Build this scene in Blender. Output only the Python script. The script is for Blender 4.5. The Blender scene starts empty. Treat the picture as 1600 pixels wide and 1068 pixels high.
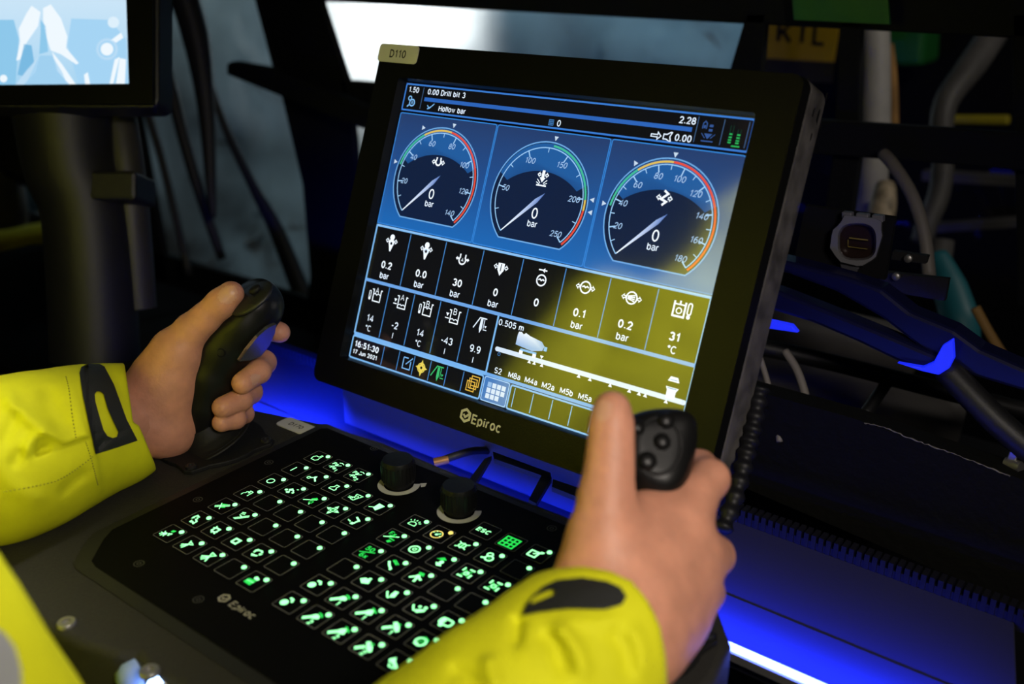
import bpy, math, random
import numpy as np
from mathutils import Vector, Matrix
from mathutils.bvhtree import BVHTree
random.seed(7); np.random.seed(7)
SC = bpy.context.scene
COL = SC.collection
# ------------------------------------------------------------------ camera
# solved from the photograph: x = operator's right, y = forward, z = up, origin = first key of the keypad
F_PX = 1552.567
CAM = np.array([0.5201, -0.3026, 0.3650])
BT = np.array([[0.7905, 0.2305, -0.5674], [0.6124, -0.3004, 0.7312], [-0.0020, -0.9255, -0.3786]])  # cols: right, down, forward
cam = bpy.data.cameras.new('camera'); cam_o = bpy.data.objects.new('camera', cam); COL.objects.link(cam_o)
cam.sensor_width = 36; cam.lens = F_PX / 1600 * 36; cam.clip_start = 0.02; cam.clip_end = 60
M = Matrix.Identity(4)
for i in range(3):
    M[i][0] = BT[i, 0]; M[i][1] = -BT[i, 1]; M[i][2] = -BT[i, 2]; M[i][3] = CAM[i]
cam_o.matrix_world = M
cam.dof.use_dof = True; cam.dof.focus_distance = 0.735; cam.dof.aperture_fstop = 4.5
SC.camera = cam_o
# ------------------------------------------------------------------ view + world
SC.view_settings.view_transform = 'Standard'; SC.view_settings.look = 'None'
SC.view_settings.exposure = 0; SC.view_settings.gamma = 1; SC.view_settings.use_curve_mapping = False
W = bpy.data.worlds.new('dark_tunnel'); SC.world = W; W.use_nodes = True
W.node_tree.nodes['Background'].inputs[0].default_value = (0.30, 0.36, 0.45, 1)
W.node_tree.nodes['Background'].inputs[1].default_value = 0.010

def area(name, loc, target, size, power, color, sy=None, spread=180):
    l = bpy.data.lights.new(name, 'AREA'); l.energy = power; l.color = color; l.size = size; l.spread = math.radians(spread)
    if sy: l.shape = 'RECTANGLE'; l.size_y = sy
    o = bpy.data.objects.new(name, l); COL.objects.link(o); o.location = loc
    o.rotation_euler = (Vector(target) - Vector(loc)).to_track_quat('-Z', 'Y').to_euler(); return o
area('cab_side_light', (0.76, -0.22, 0.54), (0.22, 0.09, 0.03), 0.14, 0.98, (1.0, 0.90, 0.80), spread=84)
area('chest_fill_light', (0.10, 0.30, 1.02), (-0.05, -0.36, 0.16), 0.12, 1.7, (1.0, 0.96, 0.86), spread=38)  # added unseen fill, brightens the chest that the screen reflects
area('rig_floodlight', (-1.35, 1.35, 1.15), (-2.2, 2.15, 0.0), 0.25, 4.6, (0.62, 0.88, 1.0))
area('rig_spotlight', (-1.25, 1.45, 0.9), (-2.02, 2.32, 0.05), 0.10, 3.6, (0.92, 0.97, 1.0), spread=30)
area('tunnel_light', (-0.2, 1.9, 1.3), (-0.95, 2.8, 0.2), 0.25, 4.2, (0.30, 0.70, 1.0), spread=110)
area('side_work_light', (0.75, 0.98, 0.75), (0.32, 1.3, 0.12), 0.15, 1.5, (1.0, 0.93, 0.84))

# ------------------------------------------------------------------ pixel helpers (1600x1068 frame)
def ray(x, y): return BT @ np.array([(x - 800) / F_PX, (y - 534) / F_PX, 1.0])
def at(x, y, d): return CAM + ray(x, y) * d
def onp(x, y, n, c):
    v = ray(x, y); n = np.asarray(n, float); return CAM + v * ((c - n @ CAM) / (n @ v))
def pz(x, y, h=0.0): return onp(x, y, (0, 0, 1), h)
def py_(x, y, h): return onp(x, y, (0, 1, 0), h)

# ------------------------------------------------------------------ materials
def mat(name, base, rough=0.5, metal=0.0, spec=0.5, bump=0.0, bscale=400, var=0.0, vscale=30, emit=None, estr=1.0, alpha=None, sss=0.0, coat=0.0):
    m = bpy.data.materials.new(name); m.use_nodes = True
    nt = m.node_tree; b = nt.nodes['Principled BSDF']
    b.inputs['Base Color'].default_value = (*base, 1); b.inputs['Roughness'].default_value = rough
    b.inputs['Metallic'].default_value = metal; b.inputs['Specular IOR Level'].default_value = spec
    b.inputs['Coat Weight'].default_value = coat
    if sss:
        b.inputs['Subsurface Weight'].default_value = sss; b.inputs['Subsurface Radius'].default_value = (1, .35, .2); b.inputs['Subsurface Scale'].default_value = 0.004
    if emit: b.inputs['Emission Color'].default_value = (*emit, 1); b.inputs['Emission Strength'].default_value = estr
    tc = nt.nodes.new('ShaderNodeTexCoord')
    if var:
        n = nt.nodes.new('ShaderNodeTexNoise'); n.inputs['Scale'].default_value = vscale; n.inputs['Detail'].default_value = 6
        r = nt.nodes.new('ShaderNodeMapRange'); r.inputs['To Min'].default_value = 1 - var; r.inputs['To Max'].default_value = 1 + var
        r.inputs['From Min'].default_value = .3; r.inputs['From Max'].default_value = .7
        h = nt.nodes.new('ShaderNodeHueSaturation'); h.inputs['Color'].default_value = (*base, 1)
        nt.links.new(tc.outputs['Object'], n.inputs['Vector']); nt.links.new(n.outputs['Fac'], r.inputs['Value'])
        nt.links.new(r.outputs['Result'], h.inputs['Value']); nt.links.new(h.outputs['Color'], b.inputs['Base Color'])
    if bump:
        n = nt.nodes.new('ShaderNodeTexNoise'); n.inputs['Scale'].default_value = bscale; n.inputs['Detail'].default_value = 4
        p = nt.nodes.new('ShaderNodeBump'); p.inputs['Strength'].default_value = bump; p.inputs['Distance'].default_value = 0.001
        nt.links.new(tc.outputs['Object'], n.inputs['Vector']); nt.links.new(n.outputs['Fac'], p.inputs['Height']); nt.links.new(p.outputs['Normal'], b.inputs['Normal'])
    return m
def glass_mat(name, tint=(1, 1, 1), refl=0.06, rough=0.02):
    m = bpy.data.materials.new(name); m.use_nodes = True; nt = m.node_tree; nt.nodes.remove(nt.nodes['Principled BSDF'])
    t = nt.nodes.new('ShaderNodeBsdfTransparent'); t.inputs[0].default_value = (*tint, 1)
    g = nt.nodes.new('ShaderNodeBsdfGlossy'); g.inputs['Roughness'].default_value = rough
    fr = nt.nodes.new('ShaderNodeFresnel'); fr.inputs[0].default_value = 1.45
    mx = nt.nodes.new('ShaderNodeMixShader'); ge = nt.nodes.new('ShaderNodeNewGeometry'); mu = nt.nodes.new('ShaderNodeMath'); mu.operation = 'SUBTRACT'; mu.use_clamp = True
    nt.links.new(fr.outputs[0], mu.inputs[0]); nt.links.new(ge.outputs['Backfacing'], mu.inputs[1]); nt.links.new(mu.outputs[0], mx.inputs[0])
    nt.links.new(t.outputs[0], mx.inputs[1]); nt.links.new(g.outputs[0], mx.inputs[2])
    nt.links.new(mx.outputs[0], nt.nodes['Material Output'].inputs['Surface']); return m
def ui_mat(name, strength=1.0, ior=2.0, rough=0.09, base=(.004, .004, .005)):
    m = bpy.data.materials.new(name); m.use_nodes = True; nt = m.node_tree; b = nt.nodes['Principled BSDF']
    a = nt.nodes.new('ShaderNodeAttribute'); a.attribute_name = 'col'
    b.inputs['Base Color'].default_value = (*base, 1); b.inputs['Roughness'].default_value = rough; b.inputs['IOR'].default_value = ior
    nt.links.new(a.outputs['Color'], b.inputs['Emission Color']); b.inputs['Emission Strength'].default_value = strength
    return m
M_BEZEL = mat('black_satin_plastic', (.004, .004, .004), .36, spec=.14, bump=.12, bscale=900)
M_HOUSE = mat('worn_black_paint', (.075, .070, .066), .5, bump=.5, bscale=700, var=.5, vscale=60)
M_BLACK = mat('black_plastic', (.010, .010, .011), .5, bump=.15, bscale=700)
M_MATTE = mat('matte_black', (.005, .005, .006), .85, spec=.15)
M_RUBBER = mat('black_rubber', (.007, .007, .007), .62, spec=.25, bump=.2, bscale=500)
M_GRIP = mat('joystick_plastic', (.006, .006, .006), .38, spec=.25, bump=.05, bscale=900)
M_CONSOLE = mat('grey_grained_plastic', (.025, .0235, .020), .6, spec=.25, bump=.7, bscale=900, var=.12, vscale=500)
M_PANEL = mat('keypad_foil', (.0022, .0022, .0024), .55, spec=.07, bump=.15, bscale=1200)
M_KEYLINE = mat('key_outline', (.24, .24, .23), .5)
M_LABEL = mat('label_white', (.52, .52, .50), .55)
M_INK = mat('black_ink', (.006, .006, .006), .6)
M_LOGO = mat('logo_print', (.60, .58, .42), .6)
M_LOGO_DIM = mat('logo_print_grey', (.34, .32, .28), .6)
M_RING = mat('dial_ring_print', (.42, .42, .38), .6)
M_STEEL = mat('dull_steel', (.35, .34, .33), .4, metal=.8)
M_GREEN = mat('key_green_glow', (.01, .02, .01), .6, emit=(.30, 1.0, .40), estr=2.1)
M_GREEN2 = mat('key_green_soft_glow', (.01, .02, .01), .6, emit=(.03, 1.0, .12), estr=.85)
M_YEL = mat('key_amber_glow', (.02, .02, .01), .6, emit=(1.0, .80, .18), estr=1.15)
M_UI = ui_mat('display_glass_lit')
M_UI2 = ui_mat('camera_display_lit', 1.0, 1.5, .2)
M_SKIN = mat('skin', (.57, .258, .162), .50, spec=.4, bump=.35, bscale=420, var=.14, vscale=70, sss=.10)
M_NAIL = mat('fingernail', (.59, .31, .21), .40, spec=.5, sss=.05)
M_HIVIS = mat('hi_vis_yellow_fabric', (.68, .68, .010), .75, spec=.25, bump=.25, bscale=1500, var=.06, vscale=40)
M_STITCH = mat('stitching', (.22, .22, .02), .8)
M_TAPE = mat('reflective_tape', (.42, .43, .45), .35, metal=.3)
M_STRAP = mat('strap_rubber', (.010, .011, .010), .6, bump=.4, bscale=1500)
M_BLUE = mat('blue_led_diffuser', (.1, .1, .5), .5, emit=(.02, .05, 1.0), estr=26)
M_LEDCORE = mat('led_core', (.5, .5, .8), .5, emit=(.10, .16, 1.0), estr=12)
M_SHELF = mat('shelf_plastic', (.030, .030, .036), .40, spec=.3, bump=.12, bscale=300)
M_FRAME = mat('window_frame_paint', (.008, .009, .010), .7, spec=.2, bump=.2, bscale=200)
M_GLASS = glass_mat('window_glass')
M_CLEAR = glass_mat('clear_plastic', (.86, .86, .88), rough=.06)
M_HOSE = mat('hose_rubber', (.02, .02, .022), .55)
M_CABLE = mat('grey_cable', (.22, .20, .18), .5)
M_ROCK = mat('rock', (.42, .43, .42), .9, var=.45, vscale=1.6, bump=.6, bscale=6)
M_ROCKF = mat('tunnel_floor', (.08, .075, .07), .9, var=.3, vscale=3)
M_SIGN = mat('sign_yellow', (.62, .40, .01), .5)
M_WPOST = mat('off_white_paint', (.50, .48, .45), .5, var=.15, vscale=20)
M_RUST = mat('rusty_orange', (.42, .22, .06), .7, var=.4, vscale=25)
M_PGREEN = mat('panel_green', (.02, .19, .035), .5)
M_MYEL = mat('machine_yellow', (.48, .40, .02), .5, var=.2, vscale=8)
M_MBLUE = mat('machine_blue_grey', (.10, .26, .33), .5, var=.2, vscale=6)
M_MGREY = mat('machine_grey', (.095, .09, .085), .55, var=.3, vscale=14)
M_MRED = mat('machine_dark_red', (.10, .012, .010), .5)
M_DBLUE = mat('dark_blue_gloss', (.006, .007, .04), .3, spec=.35)
M_TEAL = mat('streak_teal', (.01, .13, .16), .5)

# ------------------------------------------------------------------ mesh helpers
WL = {}
def vlen(v): return float(np.linalg.norm(v))
def unit(v): v = np.asarray(v, float); return v / np.linalg.norm(v)
class MB:
    def __init__(s): s.v = []; s.f = []; s.m = []; s.c = []
    def add(s, vs, fs, mi=0, col=None):
        o = len(s.v); s.v += [tuple(map(float, v)) for v in vs]; s.f += [tuple(i + o for i in f) for f in fs]; s.m += [mi] * len(fs)
        s.c += (col if (col and isinstance(col[0], (tuple, list))) else [col or (0, 0, 0)] * len(vs)); return s
    def prism(s, poly, org=(0, 0, 0), X=(1, 0, 0), Y=(0, 1, 0), Z=(0, 0, 1), z0=0., z1=.001, mi=0, taper=0.0):
        org, X, Y, Z = (np.asarray(a, float) for a in (org, X, Y, Z)); n = len(poly)
        if sum(poly[i][0] * poly[(i + 1) % n][1] - poly[(i + 1) % n][0] * poly[i][1] for i in range(n)) < 0: poly = poly[::-1]
        lo = [org + X * p[0] + Y * p[1] + Z * z0 for p in poly]; pt = inset(poly, taper) if taper else poly
        hi = [org + X * p[0] + Y * p[1] + Z * z1 for p in pt]
        return s.add(lo + hi, [tuple(range(n))[::-1], tuple(range(n, 2 * n))] + [(i, (i + 1) % n, n + (i + 1) % n, n + i) for i in range(n)], mi)
    def box(s, c, size, X=(1, 0, 0), Y=(0, 1, 0), Z=(0, 0, 1), mi=0):
        a, b, h = size[0] / 2, size[1] / 2, size[2] / 2
        return s.prism([(-a, -b), (a, -b), (a, b), (-a, b)], c, X, Y, Z, -h, h, mi)
    def tube(s, pts, rad, n=12, mi=0, cap=True, flat=1.0):
        pts = [np.asarray(p, float) for p in pts]; k = len(pts)
        if not hasattr(rad, '__len__'): rad = [rad] * k
        t0 = unit(pts[1] - pts[0]); u = unit(np.cross(t0, (0, 0, 1) if abs(t0[2]) < .9 else (1, 0, 0))); vs = []
        for i in range(k):
            t = unit(pts[min(i + 1, k - 1)] - pts[max(i - 1, 0)]); u = unit(u - t * (u @ t)); w = np.cross(t, u)
            for j in range(n):
                a = 2 * math.pi * j / n; vs.append(pts[i] + (u * math.cos(a) + w * math.sin(a) * flat) * rad[i])
        fs = [(i * n + j, i * n + (j + 1) % n, (i + 1) * n + (j + 1) % n, (i + 1) * n + j) for i in range(k - 1) for j in range(n)]
        if cap: fs += [tuple(range(n))[::-1], tuple(range((k - 1) * n, k * n))]
        return s.add(vs, fs, mi)
    def _lathe(s, prof, org, axis, n, mi):
        axis = unit(axis); org = np.asarray(org, float); u = unit(np.cross(axis, (0, 0, 1) if abs(axis[2]) < .9 else (1, 0, 0))); w = np.cross(axis, u); vs = []
        for r, h in prof:
            for j in range(n):
                a = 2 * math.pi * j / n; vs.append(org + axis * h + (u * math.cos(a) + w * math.sin(a)) * r)
        k = len(prof); fs = [(i * n + j, i * n + (j + 1) % n, (i + 1) * n + (j + 1) % n, (i + 1) * n + j) for i in range(k - 1) for j in range(n)]
        return s.add(vs, fs + [tuple(range(n))[::-1], tuple(range((k - 1) * n, k * n))], mi)
    def mesh(s, name, mats, off=(0, 0, 0)):
        me = bpy.data.meshes.new(name); o = np.asarray(off, float)
        me.from_pydata([tuple(np.asarray(v) - o) for v in s.v], [], s.f)
        for m in (mats if isinstance(mats, (list, tuple)) else [mats]): me.materials.append(m)
        if any(s.m): me.polygons.foreach_set('material_index', s.m)
        if any(c != (0, 0, 0) for c in s.c):
            a = me.color_attributes.new('col', 'FLOAT_COLOR', 'POINT'); a.data.foreach_set('color', np.array([(*c, 1) for c in s.c], dtype=np.float32).ravel())
        me.validate(); me.update(); return me
def inset(poly, d):
    n = len(poly); out = []
    for i in range(n):
        p0, p, p1 = (np.asarray(poly[j % n], float) for j in (i - 1, i, i + 1))
        e0, e1 = unit(p - p0), unit(p1 - p); n0, n1 = np.array([-e0[1], e0[0]]), np.array([-e1[1], e1[0]])
        b = n0 + n1; b = b / max(b @ b, .3) * 2; out.append(tuple(p + b * d))
    return out
def link(name, me, parent=None, smooth=False, bevel=0, seg=2, loc=None):
    o = bpy.data.objects.new(name, me); COL.objects.link(o)
    if parent is not None: o.parent = parent
    if loc is not None: o.location = loc
    if smooth:
        me.polygons.foreach_set('use_smooth', [True] * len(me.polygons))
        if smooth != 'all':
            try: me.set_sharp_from_angle(angle=math.radians(40))
            except Exception: pass
    if bevel:
        b = o.modifiers.new('bevel', 'BEVEL'); b.width = bevel; b.segments = seg; b.limit_method = 'ANGLE'; b.angle_limit = math.radians(35)
    return o
def part(name, mb, m, parent=None, **k):
    off = WL.get(parent.name, np.zeros(3)) if parent is not None else np.zeros(3)
    o = link(name, mb.mesh(name, m, off), parent, **k); WL[o.name] = off; return o
def tag(o, label, cat, group=None, kind=None):
    o['label'] = label; o['category'] = cat
    if group: o['group'] = group
    if kind: o['kind'] = kind
    return o
def thing(name, loc, label, cat, group=None):
    o = bpy.data.objects.new(name, None); o.empty_display_size = .02; COL.objects.link(o); o.location = tuple(map(float, loc)); WL[o.name] = np.asarray(loc, float); return tag(o, label, cat, group)
def struct(name, mb, m, label=None, parent=None, **k):
    o = part(name, mb, m, parent, **k)
    if parent is None: o['kind'] = 'structure'
    if label: o['label'] = label
    return o
def rrect(w, h, r, n=5, cx=0, cy=0):
    out = []
    for sx, sy, a0 in ((1, 1, 0), (-1, 1, 90), (-1, -1, 180), (1, -1, 270)):
        for i in range(n + 1):
            a = math.radians(a0 + 90 * i / n); out.append((cx + sx * (w / 2 - r) + r * math.cos(a), cy + sy * (h / 2 - r) + r * math.sin(a)))
    return out
def circ(cx, cy, r, n=20): return [(cx + r * math.cos(2 * math.pi * i / n), cy + r * math.sin(2 * math.pi * i / n)) for i in range(n)]
def smooth_path(p, n=6):
    p = [np.asarray(q, float) for q in p]; out = []
    for i in range(len(p) - 1):
        a, b, c, d = p[max(i - 1, 0)], p[i], p[i + 1], p[min(i + 2, len(p) - 1)]
        for j in range(n):
            t = j / n; out.append(.5 * (2 * b + (c - a) * t + (2 * a - 5 * b + 4 * c - d) * t * t + (3 * b - a - 3 * c + d) * t ** 3))
    return out + [p[-1]]
_tc = {}
def _el(cx, cy, rx, ry, a0=0, a1=360, n=16): return [(cx + rx * math.cos(math.radians(a0 + (a1 - a0) * i / n)), cy + ry * math.sin(math.radians(a0 + (a1 - a0) * i / n))) for i in range(n + 1)]
GLY = {  # char: (width, strokes); cap height 1, x height .74
 '0': (.52, [_el(.26, .5, .26, .5)]), '1': (.36, [[(.04, .76), (.26, 1), (.26, 0)]]), '2': (.52, [_el(.26, .72, .25, .28, 170, -38) + [(.02, 0), (.53, 0)]]),
 '3': (.52, [_el(.25, .75, .23, .25, 160, -80), _el(.25, .26, .26, .26, 85, -160)]), '4': (.56, [[(.42, 0), (.42, 1), (0, .28), (.58, .28)]]),
 '5': (.52, [[(.5, 1), (.1, 1), (.05, .5)] + _el(.26, .32, .26, .32, 125, -150)]), '6': (.52, [_el(.26, .31, .25, .31), _el(.30, .5, .29, .5, 70, 190)]), '7': (.52, [[(0, 1), (.52, 1), (.2, 0)]]),
 '8': (.52, [_el(.26, .75, .21, .25), _el(.26, .26, .26, .26)]), '9': (.52, [_el(.26, .69, .25, .31), _el(.22, .5, .29, .5, -110, 10)]),
 '.': (.1, [[(.05, -.02), (.05, .12)]]), ':': (.1, [[(.05, .08), (.05, .22)], [(.05, .56), (.05, .70)]]), '-': (.3, [[(0, .38), (.3, .38)]]), '\u00b0': (.24, [_el(.12, .86, .11, .12)]), ' ': (.2, []),
 'A': (.64, [[(0, 0), (.32, 1), (.64, 0)], [(.12, .34), (.52, .34)]]), 'B': (.56, [[(0, 0), (0, 1), (.28, 1)] + _el(.28, .76, .24, .24, 90, -90) + [(0, .52)], [(.28, .52)] + _el(.28, .26, .28, .26, 90, -90) + [(0, 0)]]),
 'C': (.62, [_el(.34, .5, .34, .5, 45, 315)]), 'D': (.6, [[(0, 0), (0, 1), (.22, 1)] + _el(.24, .5, .36, .5, 90, -90) + [(0, 0)]]), 'E': (.5, [[(.52, 1), (0, 1), (0, 0), (.52, 0)], [(0, .53), (.48, .53)]]),
 'F': (.48, [[(.5, 1), (0, 1), (0, 0)], [(0, .5), (.44, .5)]]), 'H': (.58, [[(0, 0), (0, 1)], [(.58, 0), (.58, 1)], [(0, .53), (.58, .53)]]), 'J': (.44, [[(.42, 1), (.42, .25)] + _el(.21, .25, .21, .25, 0, -170)]),
 'K': (.58, [[(0, 0), (0, 1)], [(.56, 1), (.02, .38)], [(.2, .58), (.58, 0)]]), 'L': (.48, [[(0, 1), (0, 0), (.48, 0)]]), 'M': (.80, [[(0, 0), (0, 1)], [(.03, .96), (.40, .14), (.77, .96)], [(.80, 1), (.80, 0)]]),
 'P': (.54, [[(0, 0), (0, 1), (.28, 1)] + _el(.28, .73, .26, .27, 90, -90) + [(0, .46)]]), 'R': (.56, [[(0, 0), (0, 1), (.3, 1)] + _el(.3, .75, .24, .25, 90, -90) + [(0, .5)], [(.3, .5), (.56, 0)]]),
 'S': (.56, [_el(.28, .74, .25, .26, 30, 250) + _el(.28, .26, .27, .26, 80, -150)]), 'T': (.58, [[(0, 1), (.58, 1)], [(.29, 1), (.29, 0)]]),
 'a': (.46, [_el(.22, .53, .20, .21, 165, 15, 10) + [(.43, .14), (.47, 0)], _el(.2, .2, .2, .2, 60, 330)]), 'b': (.46, [[(0, 0), (0, 1)], _el(.23, .36, .23, .37)]), 'c': (.44, [_el(.25, .36, .25, .37, 45, 315)]),
 'e': (.48, [[(.02, .38), (.47, .38)] + _el(.24, .36, .24, .37, 5, 320)]), 'i': (.08, [[(.04, 0), (.04, .72)], [(.04, .86), (.04, 1)]]), 'l': (.08, [[(.04, 0), (.04, 1)]]), 'm': (.74, [[(0, 0), (0, .72)], _el(.19, .5, .18, .22, 180, 0, 8) + [(.37, 0)], _el(.56, .5, .18, .22, 180, 0, 8) + [(.74, 0)]]),
 'n': (.42, [[(0, 0), (0, .72)], _el(.21, .48, .21, .24, 180, 0, 8) + [(.42, 0)]]), 'o': (.48, [_el(.24, .36, .24, .37)]), 'p': (.46, [[(0, -.28), (0, .72)], _el(.23, .36, .23, .37)]), 'r': (.26, [[(0, 0), (0, .72)], _el(.2, .44, .2, .27, 175, 70, 6)]),
 't': (.26, [[(.12, .96), (.12, .12), (.26, .02)], [(0, .70), (.26, .70)]]), 'u': (.42, [[(0, .72), (0, .22)] + _el(.21, .22, .21, .22, 180, 360, 8) + [(.42, .72)], [(.42, .3), (.42, 0)]]), 'w': (.62, [[(0, .72), (.16, 0), (.31, .66), (.46, 0), (.62, .72)]]), 'x': (.44, [[(0, .72), (.44, 0)], [(.44, .72), (0, 0)]]),
}
def text2d(s, bold=0.0):
    if (s, bold) in _tc: return _tc[(s, bold)]
    w = .105 + bold * 2.6; x = 0; V, F_ = [], []
    for ch in s:
        adv, st = GLY[ch]
        for p in st:
            p = [np.array((x + a, b * (1 - w) + w / 2)) for a, b in p]; p = [q for i, q in enumerate(p) if i == 0 or vlen(q - p[i - 1]) > 1e-6]; n = len(p); L, R = [], []
            cl = vlen(p[0] - p[-1]) < 1e-6
            for i in range(n):
                a = p[i - 1] if i else (p[-2] if cl else p[0]); b = p[i + 1] if i < n - 1 else (p[1] if cl else p[-1]); d1, d2 = p[i] - a, b - p[i]
                d1 = d1 / vlen(d1) if vlen(d1) > 1e-9 else d2 / vlen(d2); d2 = d2 / vlen(d2) if vlen(d2) > 1e-9 else d1
                m_ = np.array([-d1[1] - d2[1], d1[0] + d2[0]]); m_ = m_ / max(m_ @ m_, .9) * 2; L.append(p[i] + m_ * w / 2); R.append(p[i] - m_ * w / 2)
            o = len(V); V += L + R; F_ += [(o + i, o + n + i, o + n + i + 1, o + i + 1) for i in range(n - 1)]
        x += adv + .10 + w
    x -= .10 + w; V = [(a - x / 2, b - .5) for a, b in V]; _tc[(s, bold)] = (V, F_, x); return _tc[(s, bold)]
# flat drawing on a plane: frame = (org, X, Y, Z); units are metres * scale
class Flat(MB):
    def __init__(s, org, X, Y, Z, unit_=.001, base=0.0, step=.00004):
        super().__init__(); s.org, s.X, s.Y, s.Z = (np.asarray(a, float) for a in (org, X, Y, Z)); s.u = unit_; s.base = base; s.step = step; s.lay = 0
    def P(s, x, y): return s.org + (s.X * x + s.Y * y) * s.u + s.Z * (s.base + s.lay * s.step)
    def poly(s, pts, col=(1, 1, 1), mi=0, cols=None):
        n = len(pts)
        if sum(pts[i][0] * pts[(i + 1) % n][1] - pts[(i + 1) % n][0] * pts[i][1] for i in range(n)) < 0:
            pts = pts[::-1]; cols = cols[::-1] if cols else None
        return s.add([s.P(*p) for p in pts], [tuple(range(n))], mi, cols or [col] * n)
    def rect(s, x0, y0, x1, y1, col=(1, 1, 1), mi=0, col2=None):
        return s.poly([(x0, y0), (x1, y0), (x1, y1), (x0, y1)], col, mi, [col, col, col2, col2] if col2 else None)
    def line(s, pts, w, col=(1, 1, 1), mi=0, closed=False):
        pts = [np.asarray(p, float) for p in pts]; n = len(pts); L = []; R = []
        for i in range(n):
            a = pts[(i - 1) % n] if (closed or i > 0) else pts[i]; b = pts[(i + 1) % n] if (closed or i < n - 1) else pts[i]
            d1 = pts[i] - a; d2 = b - pts[i]; l1 = vlen(d1); l2 = vlen(d2)
            d1 = d1 / l1 if l1 > 1e-9 else None; d2 = d2 / l2 if l2 > 1e-9 else None
            if d1 is None: d1 = d2
            if d2 is None: d2 = d1
            n1 = np.array([-d1[1], d1[0]]); n2 = np.array([-d2[1], d2[0]]); b_ = n1 + n2; b_ = b_ / max(b_ @ b_, .5) * 2
            L.append(pts[i] + b_ * w / 2); R.append(pts[i] - b_ * w / 2)
        fs = [(i, (i + 1) % n, n + (i + 1) % n, n + i)[::-1] for i in range(n if closed else n - 1)]
        return s.add([s.P(*p) for p in L + R], fs, mi, [col] * (2 * n))
    def ring(s, cx, cy, r, w, col=(1, 1, 1), mi=0, a0=0, a1=360, n=28):
        full = abs(a1 - a0) >= 360; k = n if full else n + 1
        return s.line([(cx + r * math.cos(math.radians(a0 + (a1 - a0) * i / n)), cy + r * math.sin(math.radians(a0 + (a1 - a0) * i / n))) for i in range(k)], w, col, mi, full)
    def disc(s, cx, cy, r, col=(1, 1, 1), mi=0, n=18): return s.poly(circ(cx, cy, r, n), col, mi)
    def text(s, t, x, y, h, col=(1, 1, 1), mi=0, bold=.02, align='c', rot=0, sx=1.0, shear=0):
        v, f, w = text2d(t, bold); k = h; ca, sa = math.cos(math.radians(rot)), math.sin(math.radians(rot))
        ox = {'c': 0, 'l': w / 2, 'r': -w / 2}[align]; pts = []
        for a, b in v:
            a = (a + ox) * k * sx + shear * b * k; b = b * k; pts.append((x + a * ca - b * sa, y + a * sa + b * ca))
        return s.add([s.P(*p) for p in pts], f, mi, [col] * len(pts))

def lin(r, g, b, k=1.0):
    f = lambda c: (c / 255 / 12.92 if c <= 10 else ((c / 255 + .055) / 1.055) ** 2.4) * k
    return (f(r), f(g), f(b))

# pixel polygon on plane y = Y, extruded backwards by t
def slab(mb, pix, Y, t, mi=0):
    w = [py_(*p, Y) for p in pix]; return mb.prism([(q[0], q[2]) for q in w], (0, Y, 0), (1, 0, 0), (0, 0, 1), (0, -1, 0), -t, 0, mi)
def tubepx(mb, pts, r, n=12, sub=5, mi=0, flat=1.0):   # pts: (px, py, depth)
    p = smooth_path([at(*q) for q in pts], sub); k = len(p)
    if hasattr(r, '__len__'): r = list(np.interp(np.linspace(0, len(r) - 1, k), range(len(r)), r))
    return mb.tube(p, r, n, mi, True, flat)
# ================================================================== SETTING
YW = 0.75
mb = MB(); mb.prism([(-3.2, -1.2), (1.6, -1.2), (1.6, .90), (-3.2, .90)], (0, 0, -.78), z0=-.04, z1=0)
struct('floor', mb, M_MATTE, 'dark cab floor under the console')
# window wall: header, sill, pillars, cross bars
mb = MB(); mb.prism([(-1.9, .275), (1.1, .275), (1.1, .75), (-1.9, .75)], (0, YW, 0), (1, 0, 0), (0, 0, 1), (0, -1, 0), -.014, 0)
struct('wall_front', mb, M_FRAME, 'black header of the cab front above the windows', bevel=.002)
mb = MB(); mb.prism([(-1.9, -.78), (1.1, -.78), (1.1, -.21), (-1.9, -.21)], (0, YW, 0), (1, 0, 0), (0, 0, 1), (0, -1, 0), -.014, 0)
struct('trim_1', mb, M_FRAME, 'black sill below the left window', bevel=.002)
mb = MB(); slab(mb, [(392, -20), (498, -20), (502, 8), (541, 126), (546, 165), (552, 215), (556, 275), (548, 340), (520, 500), (478, 480), (484, 431), (472, 288), (440, 153), (425, 105)], YW, .012)
struct('trim_2', mb, M_FRAME, 'black sloping window pillar left of the big monitor', bevel=.002)
mb = MB(); slab(mb, [(530, 125), (900, 150), (900, 205), (570, 168), (540, 160)], YW, .012); struct('trim_3', mb, M_FRAME, 'black cross bar of the front window', bevel=.002)
mb = MB(); slab(mb, [(1166, 20), (1197, 20), (1188, 140), (1130, 140)], YW, .012); struct('trim_4', mb, M_FRAME, 'black upright between front window and yellow sign', bevel=.002)
mb = MB(); slab(mb, [(1312, 20), (1345, 20), (1343, 190), (1343, 250), (1332, 330), (1310, 420), (1275, 420), (1300, 250)], YW, .012); struct('trim_5', mb, M_FRAME, 'black upright beside the white post', bevel=.002)
mb = MB(); slab(mb, [(1262, 186), (1660, 212), (1660, 272), (1500, 258), (1262, 240)], YW - .02, .012); struct('trim_6', mb, M_FRAME, 'dark horizontal rail across the right window', bevel=.002)
mb = MB(); slab(mb, [(1580, 20), (1760, 20), (1760, 480), (1590, 480)], YW, .012); struct('trim_7', mb, M_FRAME, 'dark upright at the right end of the front window', bevel=.002)
mb = MB(); slab(mb, [(1170, 600), (1760, 770), (1760, 1100), (1170, 1100)], YW + .04, .03); struct('wall_right', mb, M_MATTE, 'black panel under the right window')
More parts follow.
